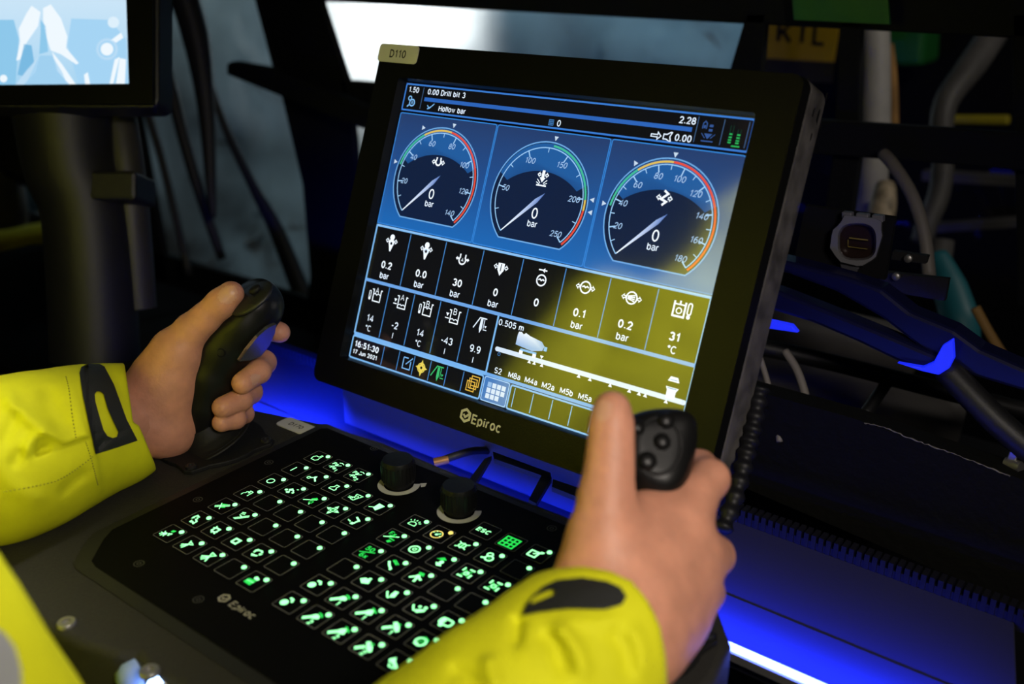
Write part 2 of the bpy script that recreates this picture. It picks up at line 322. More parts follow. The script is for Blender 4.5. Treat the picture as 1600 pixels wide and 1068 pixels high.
mb = MB(); slab(mb, [(60, -60), (176, -60), (204, 120), (258, 409), (262, 470), (120, 470), (60, 160)], YW, .012); struct('trim_8', mb, M_FRAME, 'dark corner pillar behind the small monitor', bevel=.002)
for i, (x0, x1, z0, z1, lb) in enumerate(((-1.14, -.74, -.22, .285, 'left front window pane with faint water spots'), (-.66, .03, -.1, .285, 'centre front window pane behind the big monitor'), (.03, .36, .03, .285, 'right front window pane in front of sign and white post'), (-1.9, -1.2, -.22, .285, 'far left window pane under the small monitor'))):
    mb = MB(); mb.prism([(x0, z0), (x1, z0), (x1, z1), (x0, z1)], (0, YW + .03, 0), (1, 0, 0), (0, 0, 1), (0, -1, 0), -.004, 0)
    struct('window_%d' % (i + 1), mb, M_GLASS, lb)
# ceiling of the cab
mb = MB(); mb.prism([(-1.9, -1.2), (1.1, -1.2), (1.1, .8), (-1.9, .8)], (0, 0, 1.1), z0=0, z1=.04); struct('ceiling', mb, M_MATTE, 'dark cab ceiling')
# tunnel rock face outside: a curved face round the front of the cab
def rock(name, label, nx=150, nz=56):
    rng = np.random.RandomState(3); ph = []
    for k in range(26):
        f = 1.0 * 1.22 ** k; th = rng.rand() * 6.28; ph.append((f * math.cos(th) * 2, f * math.sin(th) * 2, rng.rand() * 6.28, .10 / (1 + .55 * k)))
    m = MB(); vs = []
    for j in range(nz):
        for i in range(nx):
            a = math.radians(186 - 150 * i / (nx - 1)); z_ = -1.4 + 3.6 * j / (nz - 1); t = a * 2.8
            r = 2.75 + sum(q[3] * math.sin(q[0] * t + q[1] * z_ + q[2]) for q in ph); vs.append((-.1 + r * math.cos(a), .45 + r * math.sin(a), z_))
    m.add(vs, [(j * nx + i, j * nx + i + 1, (j + 1) * nx + i + 1, (j + 1) * nx + i) for j in range(nz - 1) for i in range(nx - 1)])
    o = part(name, m, M_ROCK, smooth='all'); o['kind'] = 'structure'; o['label'] = label
rock('wall_back', 'floodlit pale rock face of the tunnel outside the windows')
mb = MB(); mb.prism([(-6.5, .95), (4.5, .95), (4.5, 3.6), (-6.5, 3.6)], (0, 0, -1.3), z0=-.05, z1=0); struct('ground', mb, M_ROCKF, 'dark tunnel floor outside the cab')
# shelf behind the console
SH = -.056
sh = thing('dash_shelf', (.1, .25, SH), 'smooth dash shelf behind the console glowing blue under the led strip', 'shelf')
mb = MB(); mb.prism([(-.40, .184), (.475, .184), (.475, .2382), (-.40, .2382)], (0, 0, SH), z0=-.012, z1=0); part('front_panel', mb, M_SHELF, sh, bevel=.001)
mb = MB(); mb.prism([(-.40, .2388), (.475, .2388), (.452, .332), (-.40, .332)], (0, 0, SH), z0=-.016, z1=-.004); part('back_panel', mb, M_SHELF, sh, bevel=.001)
mb = MB()
for i in range(150):
    x = -.395 + i * .0057
    mb.box((x, .336, SH + .002), (.0036, .010, .012))
mb.box((.03, .336, SH - .004), (.86, .008, .012)); o = part('ribbed_edge_seal', mb, M_RUBBER, sh)
mb = MB(); mb.prism([(-1.6, .342), (.9, .342), (.9, .735), (-1.6, .735)], (0, 0, -.26), z0=-.02, z1=0)
struct('trim_9', mb, M_MATTE, 'black dash floor behind the shelf')
# blue LED strip along the shelf front edge
led = thing('led_strip', (.1, .179, -.05), 'blue led strip light running along the dash shelf behind the console', 'light strip')
mb = MB(); mb.box((.165, .1785, -.052), (.60, .006, .006)); part('channel', mb, M_STEEL, led)
mb = MB(); mb.box((.165, .1795, -.0475), (.598, .004, .003)); part('diffuser', mb, M_LEDCORE, led)
def led_light(name, loc, tgt, sx, sy, p, parent):
    o = area(name, loc, tgt, sx, p, (.006, .022, 1.0), sy, 92); o.parent = parent; o.location = tuple(np.asarray(loc) - WL[parent.name]); return o
led_light('led_light', (.17, .186, -.030), (.17, .235, -.085), .60, .006, 2.9, led)
led2 = thing('led_strip', (-.165, .182, -.05), 'short blue led strip lighting the shelf left of the big monitor', 'light strip')
mb = MB(); mb.box((-.165, .182, -.050), (.12, .006, .006)); part('channel', mb, M_STEEL, led2)
mb = MB(); mb.box((-.165, .1835, -.0455), (.118, .004, .003)); part('diffuser', mb, M_LEDCORE, led2)
led_light('led_light', (-.165, .188, -.026), (-.20, .29, -.085), .12, .006, 1.7, led2)

# ================================================================== CONSOLE
con = thing('control_console', (.103, .05, -.045), 'dark grey grained control console with rounded joystick wings', 'console')
XC = .1029
half = [(XC, .180), (.015, .182), (-.045, .175), (-.110, .158), (-.134, .130), (-.141, .097), (-.139, .02), (-.130, -.045), (-.100, -.078), (-.05, -.095), (.02, -.099), (.05, -.095), (.078, -.088), (.084, -.080), (.094, -.083)]
outl = half + [(2 * XC - x, y) for x, y in half[::-1][0:-1]]
mb = MB(); mb.prism(outl, (0, 0, 0), z0=-.045, z1=-.0015); part('top_shell', mb, M_CONSOLE, con, bevel=.007, seg=4, smooth=True)
mb = MB(); mb.prism(inset(outl, .02), (0, 0, 0), z0=-.075, z1=-.045); part('under_tray', mb, M_MATTE, con)
mb = MB(); mb.box((XC, .02, -.42), (.16, .14, .68)); mb.box((XC, .02, -.765), (.34, .26, .025)); part('pedestal', mb, M_MATTE, con, bevel=.01)
for (x, y) in ((104, 975), (234, 1050), (12, 930)):
    p = pz(x, y, -.0015); mb = MB(); mb._lathe([(.0055, -.0005), (.0055, .0012), (.0048, .0022), (.0026, .0022), (.0024, .0008)], p, (0, 0, 1), 16, 0); part('screw', mb, M_STEEL, con, smooth=True)
lab = rrect(.034, .0155, .0035)
lc = pz(463, 666, -.0015)
mb = MB(); mb.prism(lab, lc, (math.cos(.02), math.sin(.02), 0), (-math.sin(.02), math.cos(.02), 0), z0=0, z1=.0008); lo = part('label_plate', mb, M_LABEL, con); lo['label'] = 'white plastic tag reading D170'
fl = Flat(lc, (1, .02, 0), (-.02, 1, 0), (0, 0, 1), base=.00085); fl.text('D170', 0, 0, 5.0, bold=.026); part('lettering', fl, M_INK, lo)
# under-console lamp at the front
lp = thing('foot_lamp', pz(250, 1075, -.03), 'small bright lamp under the front edge of the console', 'lamp')
lpp = pz(258, 1084, -.016)
mb = MB(); mb._lathe([(.010, -.012), (.013, 0), (.012, .004)], lpp, (-.5, -.6, .35), 20, 0); part('housing', mb, M_STEEL, lp, smooth=True)
mb = MB(); mb._lathe([(.0115, .0035), (.010, .008), (.005, .0105), (.0005, .011)], lpp, (-.5, -.6, .35), 20, 0); part('lens', mb, mat('lamp_lens', (.6, .7, .9), .3, emit=(.35, .55, 1.0), estr=7), lp, smooth='all')
bb = pz(215, 1052, -.016); mb = MB(); mb._lathe([(.003, -.012), (.009, -.008), (.011, 0), (.009, .007), (.003, .010)], bb, (.5, .2, .4), 20, 0); part('reflector_bulb', mb, mat('lamp_blue_bowl', (.25, .35, .7), .3), lp, smooth='all')

# ================================================================== KEYPAD
KP = .0215; GAP = 5.5673
kp = thing('control_keypad', (XC, .064, 0), 'black membrane keypad panel with rows of green lit symbol keys', 'keypad')
px0, px1, py0, py1 = -.036, 2 * XC + .036, -.050, .168
pl = [(px0 + .004, py1), (px0, py1 - .004), (px0, -.020), (px0 + .006, -.030), (px0 + .022, -.048), (px0 + .030, py0), (px1 - .030, py0), (px1 - .022, -.048), (px1 - .006, -.030), (px1, -.020), (px1, py1 - .004), (px1 - .004, py1)]
mb = MB(); mb.prism(pl, (0, 0, 0), z0=-.0014, z1=.0006); part('face_plate', mb, M_PANEL, kp, bevel=.0006)
po = [(x + (-.008 if x < XC else .008), y + (-.008 if y < 0 else .006)) for x, y in pl]
mb = MB(); n = len(pl); mb.add([(x, y, -.0008) for x, y in po] + [(x, y, .0002) for x, y in pl], [(i, (i + 1) % n, n + (i + 1) % n, n + i) for i in range(n)]); part('recess_rim', mb, M_BLACK, kp)
for (x, y) in ((217, 880), (309, 780), (310, 936), (420, 722), (585, 700), (695, 735), (862, 825)):
    p = pz(x, y, .0006); f_ = Flat(p, (1, 0, 0), (0, 1, 0), (0, 0, 1), base=.00006); f_.ring(0, 0, 3.1, .5); f_.ring(0, 0, 1.2, .5); o = part('screw_recess', f_, mat('screw_ring', (.06, .06, .06), .45) if 'screw_ring' not in bpy.data.materials else bpy.data.materials['screw_ring'], kp)
# keys
KS = 16.0
f_ = Flat((0, 0, 0), (1, 0, 0), (0, 1, 0), (0, 0, 1), base=.0)
key_mb = MB(); key_mb.prism(rrect(KS / 1000, KS / 1000, .0012, 3), z0=-.0002, z1=.0004, mi=0)
f_ = Flat((0, 0, .00045), (1, 0, 0), (0, 1, 0), (0, 0, 1)); f_.line(rrect(KS - .2, KS - .2, 1.1, 3), .34, mi=1, closed=True)
key_mb.add(f_.v, f_.f, 1); key_me = key_mb.mesh('key', [M_PANEL, M_KEYLINE])
led_mb = MB(); led_mb._lathe([(.00175, .0003), (.0016, .0009), (.0009, .0013), (.0001, .0014)], np.zeros(3), (0, 0, 1), 12, 0)
led_me = led_mb.mesh('indicator_led', [M_GREEN]); ledy_me = led_mb.mesh('indicator_led', [M_YEL])
led_me.polygons.foreach_set('use_smooth', [True] * len(led_me.polygons))
# icon strokes: l=line(width,pts) p=polygon c=ring d=disc t=text ; g suffix = softer green ; key units mm around the key centre
def sq(x, y, a): return [(x - a, y - a), (x + a, y - a), (x + a, y + a), (x - a, y + a)]
def drill(n_, k):
    base = [('p', [(-6, -4), (-4.4, -6), (0, -1.2), (-1.6, .6)])]
    if k == 0: base += [('p', [(-2.2, .2), (.6, -2), (4, 0), (3.4, 2), (.5, 3.2), (-1, 2.4)]), ('lg', 1.5, [(0, 4.6), (2.6, 4.2), (4.6, 2.4)])]
    elif k == 1: base += [('p', [(-2, -.6), (1.2, -2), (4.2, -.4), (3, 3), (1, 4.4), (-1.4, 2)]), ('pg', [(-.6, 5.4), (0.6, 6), (5.6, 3.2), (4.6, 2.2)])]
    else: base += [('p', [(-3.4, 3.2), (-1.4, 5), (3, 2.2), (5.6, -1.2), (4.4, -3), (.6, -1), (-1, 1)]), ('pg', [(0, 4.4), (2.4, 4.6), (2, 2), (0, 2)])]
    return base + [('t', n_, 2.0, -4.8, 4.0)]
def pinwheel(h): return [('l', 1.5, [(-4.6, 1), (-4.6, 5)]), ('l', 1.6, [(-1, 4.8), (3.2, 4.8)]), ('l', 1.6, [(3.6, .6), (3.6, -3.6)]), ('l', 1.6, [(-5, -4.4), (-.6, -4.4)]), ('lg', 1.2, [(-3.2, 3.2), (2.2, -3)]), ('lg', 1.2, [(-3.2, -3), (2.2, 3.2)]), ('c', -.5, 0, 1.7, 1.1)] + ([] if h else [('d', -.5, .9, 1.2)])
ARW = lambda x, y, a: [('p', [(x + 2.2 * math.cos(math.radians(a + q)) * (1 if q == 0 else .95), y + 2.2 * math.sin(math.radians(a + q))) for q in (0, 125, 235)])]
ICON = {
 ('L', 6, 0): [('l', .7, [(-3, -3.4), (-4, .2), (-2.4, 2.4), (.4, 2.0), (.8, 5), (2, 5), (2.2, 1), (3, -1.4), (1.6, -3.6), (-3, -3.4)])],
 ('L', 6, 1): [('t', 'Pa', -3.2, 2.6, 3.6), ('l', .7, [(-5.5, -3), (2.5, 3.2)]), ('t', 'Pa', -.6, -2.6, 3.6), ('t', '1', 4.0, -4.8, 3.4), ('l', .8, [(-2, 5.6), (.4, 6.4), (3, 5.2)])],
 ('L', 6, 2): [('t', 'Pa', -3.2, 2.6, 3.6), ('l', .7, [(-5.5, -3), (2.5, 3.2)]), ('t', 'Pa', -.6, -2.6, 3.6), ('t', '2', 4.0, -4.8, 3.4), ('l', .8, [(-2, 5.6), (.4, 6.4), (3, 5.2)])],
 ('L', 5, 0): [('l', 1.0, [(-1, -3.6), (-1, 3.2)])],
 ('L', 5, 1): [('c', -4.4, -1.8, 1.4, .8), ('l', 1.5, [(-3, -1.2), (-.6, .8), (4.4, -3.2)]), ('p', [(-1.8, 1.8), (0, 3.2), (1.2, .6), (-.6, -.2)])],
 ('L', 5, 2): [('l', .9, [(-3.4, -3.2), (2.6, -3.4), (3, -1.6), (1.4, .2), (1.6, 3.2), (-1.4, 3.4), (-1.2, .4), (-3.4, -1.4), (-3.4, -3.2)])],
 ('L', 5, 3): [('l', .7, [(-5.6, -2), (-1, -1)]), ('l', .7, [(-5, -3.6), (-1, -2.4)]), ('l', .7, [(-2.6, 3.4), (3.8, 3.6), (1.2, -4.4), (-2.4, -4.0)]), ('c', .2, .2, 1.5, .6), ('l', .6, [(-2.6, 3.4), (-1, 0), (-2.4, -4)])],
 ('L', 5, 4): [('p', [(-2.8, 4.4), (3.6, 3.6), (1.6, -4.6), (-2.6, -2.6)]), ('l', .8, [(-6, -3.6), (-2, -1.4)])],
 ('L', 4, 0): [('c', -.6, -.4, 3.0, .85)],
 ('L', 4, 1): [('d', -4, -1.6, 1.3), ('p', [(-3, .2), (-1, 2.6), (1.6, .8), (-1, -1.6)]), ('p', [(-2.4, -3.4), (0, -1.4), (1.6, -3.6), (-.6, -4.8)]), ('l', 1.2, [(1, 1.2), (3.8, -1.8)]), ('p', [(2.4, -2.8), (4.6, -2.6), (4.2, -.4)]), ('l', .8, [(2.6, 3.2), (4, 3.8)])],
 ('L', 4, 2): [('pg', [(-2, 1.2), (.8, 4.6), (3.6, 3), (.8, -.2)]), ('l', .8, [(-6, -3.4), (3, 2.2)]), ('lg', .7, [(0, -1.2), (2.8, -1), (3, -3.4), (.4, -3.8), (0, -1.2)]), ('l', .8, [(1.4, -3.8), (2.6, -5.6)])],
 ('L', 4, 3): [('l', .9, sq(-.4, 0, 1.7) + [(-2.1, -1.7)]), ('lg', .7, [(-1, -1), (.2, 1)])] + ARW(-.4, 4.2, 90) + ARW(-.4, -4.2, 270) + ARW(-4.6, 0, 180) + ARW(3.8, 0, 0),
 ('L', 4, 4): [('l', 1.7, [(-2.4, 4), (3.4, 1)]), ('l', 1.7, [(2.2, 1.8), (1.6, -3.6)]), ('p', [(-.6, -2.6), (2.2, -2.4), (2, -5), (-.8, -5)]), ('l', .9, [(-5.4, -1.6), (-4, -2.4), (-3, -2.2), (-2, -3.2)])],
 ('L', 3, 0): [('l', .7, [(-2.8, -4), (-3.2, -1.6), (-1.8, -.4), (-2.2, 1.4), (-.4, 2), (.2, .6), (1, 1), (-.6, 3.6), (2.4, 3.4), (2.8, -2.8)])],
 ('L', 2, 0): [('l', .8, [(-5.2, -3), (3.4, 4.4)]), ('l', .8, [(-4, -4), (4.4, 3.2)]), ('lg', 1.6, [(-2.6, 1.4), (1.4, 3.2)]), ('lg', 1.4, [(0, -2), (3, .2)]), ('l', .7, [(-3.8, 2.4), (1.4, -4)])],
 ('L', 2, 1): [('l', 1.0, [(-3.6, -5.2), (3.8, 3.6)]), ('l', 1.0, [(-2.2, -5.6), (4.6, 2.4)]), ('l', .9, [(-4.4, 3.4), (-1.4, 4.6)]), ('l', .9, [(-3.8, 1.8), (-.6, 3)]), ('l', .9, [(-3.2, .4), (1.4, -1.2)])],
 ('L', 1, 0): [('l', 1.4, [(-4.2, .2), (-3.6, 4), (-.4, 3)]), ('p', [(-4.6, 1.4), (-2.4, .8), (-4, -1.4)]), ('l', 1.4, [(-.8, .4), (2.6, -1.4), (2.8, -4.4), (-.4, -3)]), ('p', [(-2, -1.8), (.6, -4.6), (-1.8, -4.8)]), ('l', .8, [(-1.8, 2), (.6, 1.2)])],
 ('L', 1, 1): [('l', 1.6, sq(-.4, 0, 2.2) + [(-2.6, -2.2)]), ('l', 1.1, [(-3.8, 3.8), (-2, 2.4)]), ('l', 1.1, [(-4.4, 1.4), (-2.4, 1)]), ('l', 1.1, [(3, -3.6), (1, -2.4)]), ('l', 1.1, [(3.2, -1.4), (1.4, -1)]), ('l', 1.1, [(-.6, -4), (-.4, -2)])],
 ('L', 1, 2): [('l', 1.8, sq(-.6, 0, 2.3) + [(-2.9, -2.3)])],
 ('L', 1, 3): [('l', 1.5, [(-2.6, 2.6), (.6, 3.2), (2.4, 1.6)]), ('p', [(1, .6), (4, 1), (2.6, -1.6)]), ('l', 1.5, [(2.2, -2.2), (-.2, -3.6)]), ('p', [(-3.6, -2.6), (.2, -2.2), (-1, -5)]), ('l', 1.5, [(-3.2, -1), (-3.4, 1.6)]), ('p', [(-4.8, 1.2), (-1.8, 1.4), (-3.2, 3.8)])],
 ('L', 0, 0): [('pg', [(-1.2, 4.6), (1.8, 5.4), (1.8, 3), (-.6, 2.2)]), ('d', 2, .8, .9), ('d', .6, 0, .8), ('d', 1.6, -1.2, .8), ('d', -2, -1.6, 1.7), ('l', .8, [(-6, -2), (-2, -1.6)]), ('l', .8, [(-5.4, -4), (-2, -1.6)]), ('l', .8, [(-3, -5), (-2, -1.6)]), ('l', .8, [(-.4, -4.4), (-2, -1.6)]), ('l', .8, [(-4.6, .6), (-2, -1.6)])],
 ('L', 0, 1): [('l', 1.0, [(-.6, .6), (-2.4, 4.4)]), ('l', 1.0, [(-.6, .6), (3, 2)]), ('l', 1.1, [(-.6, .6), (-4.8, -2.4)]), ('l', 1.1, [(-.4, .4), (-3.4, -4)]), ('l', 1.1, [(-.2, .2), (-1.4, -5)]), ('l', .9, [(-1.6, 3), (1.6, 2.8)])],
 ('L', 0, 2): [('l', 1.2, [(-1.8, 4.6), (2.4, -5)]), ('l', 1.0, [(-1.8, 4.6), (3, 3.4), (.4, .4)]), ('l', 1.2, [(-5, -2.4), (.4, .6)]), ('l', 1.1, [(-4, -4), (0, -.4)]), ('l', 1.1, [(-2.2, -5.2), (.6, -1.4)]), ('lg', 1.0, [(-.6, 2.2), (2, 2.8)])],
 ('L', 0, 4): [('pg', [(-5, 1.2), (1.6, 2.2), (1.6, -3.8), (-5, -3.4)]), ('d', -1, 4, 1.5), ('d', .8, 3.6, 1.2), ('l', .7, [(-5, -.8), (1.6, -.4)])],
 ('R', 6, 2): [('t', 'ESC', -.4, .2, 4.4)],
 ('R', 6, 3): [('lg', 1.5, [(-6, y), (6, y)]) for y in (-5.6, -1.9, 1.9, 5.6)] + [('lg', 1.5, [(x, -6), (x, 6)]) for x in (-5.6, -1.9, 1.9, 5.6)],
 ('R', 6, 4): [('l', 1.5, sq(-2, -1, 3.2) + [(-5.2, -4.2)]), ('l', 1.3, [(-2.2, -1), (3.6, 3.4)]), ('l', 1.0, [(1.2, 3.6), (4, 4)])],
 ('R', 5, 0): [('l', .7, [(-3.8, -2.6), (2.6, -2.6), (2, .6), (-.6, 1.8), (-3.2, .6), (-3.8, -2.6)]), ('l', .7, [(-4.4, 2), (-5.4, 3)]), ('l', .7, [(-2.4, 3), (-3, 4.6)]), ('l', .7, [(-.4, 3.2), (-.4, 5)]), ('l', .7, [(1.8, 2.8), (2.6, 4.4)]), ('l', .7, [(3.2, 1.6), (4.6, 2.6)])],
 ('R', 5, 1): [('cy', -.8, -.4, 4.4, 1.0), ('d', -.8, -.6, 1.2), ('l', 1.0, [(-.8, -.6), (1.4, 2)]), ('l', .9, [(-3.6, .2), (-4.4, .6)]), ('l', .9, [(-2.4, 2.2), (-2.8, 3)]), ('l', .9, [(2.2, -1.2), (3, -1.2)])],
 ('R', 5, 2): [('c', -.6, 0, 2.6, 1.0), ('l', 1.1, [(-5, 3.2), (-2.2, 1.4)]), ('l', 1.1, [(4, 3.4), (1.2, 1.6)]), ('l', 1.1, [(-5, -3.4), (-2.2, -1.4)]), ('l', 1.1, [(4, -3), (1.2, -1.4)]), ('l', .9, [(-.6, 3.6), (-.6, -3.6)]), ('lg', .8, [(-4, 0), (3, 0)])],
 ('R', 5, 3): [('c', .6, -.6, 2.8, 1.4), ('c', -1.4, 3.2, 2.0, 1.2), ('l', 1.8, [(-5, -2.8), (-2.2, -1.6)]), ('lg', 1.0, [(-.6, -.4), (1.8, -.6)])],
 ('R', 4, 0): [('tg', 'Fx', -2.4, 4.4, 4.0), ('l', 1.1, [(-6, -2), (4, 3.8)]), ('lg', 1.2, [(-3.4, 1.8), (2.4, 2.2)]), ('lg', 1.3, [(-1, -.8), (4, -1.4)]), ('pg', [(.4, -2.6), (3.6, -3), (2, -6), (-.4, -5)])],
 ('R', 4, 1): [('c', -.6, -.4, 3.8, 1.3), ('c', -.6, -.4, 1.3, .8), ('lg', .8, [(.4, 1.6), (2, .2)])],
 ('R', 4, 2): [('pg', [(-3, 2.4), (-.6, 5), (2.6, 3), (.2, .8), (-1.8, 1)]), ('d', 1.2, -.6, 1.7), ('p', [(-2.2, -2.6), (1.6, -1.6), (4, -4.2), (.6, -5.6)]), ('lg', .9, [(-4, 1), (-1, 2)])],
 ('R', 4, 3): pinwheel(False), ('R', 4, 4): pinwheel(True),
 ('R', 3, 0): [('tg', '50', -1.6, 4.2, 4.4), ('lg', 1.1, [(-6, -2.2), (4.4, 2.8)]), ('tg', '6x', 0, -3.8, 4.4)],
 ('R', 3, 1): [('l', 1.9, [(-4.6, 2), (-1, -1.6), (2.4, -3.8), (2.4, -5.2)]), ('lg', 1.6, [(-3, 4.6), (2.6, 1.6)]), ('lg', .9, [(-2, 5.6), (3.6, 2.6)])],
 ('R', 3, 2): [('pg', [(-3, 5.6), (1.2, 6), (2.6, 3), (-1.6, 2.6)]), ('l', 2.0, [(-2, 2), (4, -1.2)]), ('l', 2.0, [(-.6, 1.4), (-4.8, -3)]), ('l', 2.0, [(-.4, 1), (1, -5)]), ('d', -.6, 1, 1.8)],
 ('R', 2, 1): [('p', [(-6, -.8), (-3.6, 2.2), (1.4, 1.6), (2.6, -1.6), (-1.8, -3.8)]), ('d', -.2, 2.8, 1.2)],
 ('R', 2, 2): [('l', 1.4, [(-5, .6), (-4.4, -.6), (-1, -4), (.2, -4)]), ('p', [(-1.4, 3.4), (1.6, 4), (3, -1.6), (.2, -3.6), (-1, -1)])],
 ('R', 2, 3): [('l', 1.4, [(-5.4, .8), (-4.6, -.8), (-1.4, -4)]), ('p', [(-2, -3.6), (.6, -.6), (4.4, 1.2), (4.8, -.8), (1.4, -4.4)]), ('d', -.8, 1.4, 1.1), ('d', 3, 2.6, 1.3)],
 ('R', 2, 4): [('l', 1.5, rrect(8.6, 5.6, 1.6, 2, -.8, 0) + [(3.5, 1.2)]), ('p', [(-5, -2.6), (-4.4, 2.4), (-1.4, 1.8), (-1.8, -2.4)]), ('d', -2, -4, 1.6)],
 ('R', 1, 0): [('d', -2.8, -1.6, 2.8), ('l', 1.8, [(-3, 3.6), (-.6, 4), (1.6, 1.6)])],
 ('R', 1, 1): drill('1', 0), ('R', 1, 2): drill('1', 1), ('R', 1, 3): drill('1', 2),
 ('R', 1, 4): [('c', -.8, 0, 3.4, 1.5), ('pg', [(-3.6, 2.8), (-1, 5.2), (2.6, 3.8), (3, 1.6)]), ('p', [(-4, -3.6), (-1.6, -1.2), (-.4, -3.6)]), ('lg', 1.0, [(-2.8, -.4), (2, .8)])],
 ('R', 0, 0): [('d', -2.8, -1.6, 2.8), ('l', 1.8, [(-3, 3.8), (-.4, 3.6), (1.2, 1)])],
 ('R', 0, 1): drill('2', 0), ('R', 0, 2): drill('2', 1), ('R', 0, 3): drill('2', 2),
 ('R', 0, 4): [('p', [(-5, .6), (-2.4, 4.2), (-.6, 1.4), (4.4, -2), (3.6, -3.6), (-1, -1), (-3.8, -1)]), ('l', 1.2, [(-2.2, -2), (-.8, -4), (2.8, -3.6)])],
}
def draw_icon(fl, ops, ox=-.6, oy=-.8):
    for op in ops:
        k = op[0]; mi = 1 if k.endswith('g') else 2 if k.endswith('y') else 0; k = k[0]
        sh = lambda ps: [(x * .93 + ox, y * .93 + oy) for x, y in ps]
        if k == 'l': fl.line(sh(op[2]), op[1] * .82, mi=mi)
        elif k == 'p': fl.poly(sh(op[1]), mi=mi)
        elif k == 'c': fl.ring(op[1] * .93 + ox, op[2] * .93 + oy, op[3] * .93, op[4] * .85, mi=mi)
        elif k == 'd': fl.disc(op[1] * .93 + ox, op[2] * .93 + oy, op[3] * .93, mi=mi)
        elif k == 't': fl.text(op[1], op[2] * .93 + ox, op[3] * .93 + oy, op[4], mi=mi, bold=.03)
for blk, c0 in (('L', 0), ('R', GAP)):
    for r in range(7):
        for c in range(5):
            if r == 6 and ((blk == 'L' and c > 2) or (blk == 'R' and c < 2)): continue
            loc = np.array([(c + c0) * KP, r * KP, .0008]) - WL[kp.name]
            k = link('key', key_me, kp, loc=tuple(loc)); WL[k.name] = np.zeros(3)
            if (blk, r, c) in ICON:
                fl = Flat((0, 0, 0), (1, 0, 0), (0, 1, 0), (0, 0, 1), base=.0005, step=.00001); draw_icon(fl, ICON[(blk, r, c)])
                link('icon', fl.mesh('icon', [M_GREEN, M_GREEN2, M_YEL]), k)
            if not (blk == 'R' and r == 6 and c < 4):
                link('indicator_led', ledy_me if (blk, r, c) == ('R', 5, 1) else led_me, k, loc=(.0052, .0053, .0003))
# printed maker's name
def hexlogo(fl, x, y, r, col=(1, 1, 1)):
    hx = [(x + r * math.cos(math.radians(a)), y + r * math.sin(math.radians(a))) for a in (90, 150, 210, 270, 330, 30)]
    fl.line(hx, r * .42, col, closed=True); fl.line([(x - r * .45, y + r * .12), (x - .02 * r, y - .28 * r), (x + r * .75, y + .42 * r)], r * .36, col)
fl = Flat(np.array([XC - .004, -.021, 0]), (1, 0, 0), (0, 1, 0), (0, 0, 1), base=.00068); hexlogo(fl, -14.4, 0, 3.4); fl.text('Epiroc', 3.4, -.4, 5.6, bold=.03); part('maker_logo', fl, M_LOGO_DIM, kp)
# rotary knobs
for cx, cy in ((.0748, .1385), (.1325, .1375)):
    k = MB(); k._lathe([(.0090, .0006), (.0090, .004), (.0118, .0045), (.0122, .008), (.0118, .019), (.0108, .0215), (.0020, .022)], np.array([cx, cy, 0.]), (0, 0, 1), 28, 0)
    for i in range(24):
        a = i * math.pi / 12; k.box((cx + .0121 * math.cos(a), cy + .0121 * math.sin(a), .0125), (.0008, .0014, .012), (math.cos(a), math.sin(a), 0), (-math.sin(a), math.cos(a), 0))
    ko = part('rotary_knob', k, M_GRIP, kp, smooth=True)
    fl = Flat((cx, cy, .0006), (1, 0, 0), (0, 1, 0), (0, 0, 1), base=.0001); fl.ring(0, 0, 13.0, 4.6, a0=150, a1=400, n=40)
    if cx < .1: fl.poly([(11, 10.4), (14.6, 13.6), (17.0, 9.2), (15.4, 6.6)])
    part('dial_ring', fl, M_RING, ko)
# ================================================================== MAIN MONITOR
MS = np.array([.0994, .2564, .1496]); MX = unit([1, .0048, .0065]); MZ = unit([.0021, -.9284, .3716]); MZ = unit(MZ - MX * (MZ @ MX)); MY = np.cross(MZ, MX)
mon = thing('control_monitor', MS - MY * .145, 'large black touch monitor showing three pressure gauges above the keypad', 'monitor')
def mpt(u, v, h=0.): return MS + (MX * u + MY * v + MZ * h) * .001
outer = rrect(363, 285, 9, 6, .5, .8); inner = rrect(309, 232, 2.5, 6, 0, 0); inner0 = rrect(305.5, 229.5, 1.5, 6, 0, 0)
mb = MB(); n = len(outer)
P = [mpt(*p, -2.5) for p in outer] + [mpt(*p, 8.0) for p in inset(outer, 1.2)] + [mpt(*p, 8.0) for p in inner] + [mpt(*p, -.6) for p in inner0]
fs = []
for l in range(3): fs += [(l * n + i, l * n + (i + 1) % n, (l + 1) * n + (i + 1) % n, (l + 1) * n + i) for i in range(n)]
mb.add(P, fs); part('bezel', mb, M_BEZEL, mon)
mb = MB(); mb.prism([(a * .001, b * .001) for a, b in outer], MS, MX, MY, MZ, -.034, -.0025); part('housing', mb, M_HOUSE, mon, bevel=.003, seg=3)
mb = MB(); mb.prism([(a * .001, b * .001) for a, b in rrect(300, 230, 12, 5)], MS, MX, MY, MZ, -.062, -.034); part('rear_cover', mb, M_BLACK, mon, bevel=.004)
mb = MB(); mb.box(MS - MZ * .068 - MY * .02, (.10, .10, .012), MX, MY, MZ); mb.tube([MS - MZ * .07 - MY * .03, MS - MZ * .085 - MY * .12, np.array([.10, .318, -.046])], .014, 14); part('mount_arm', mb, M_BLACK, mon)
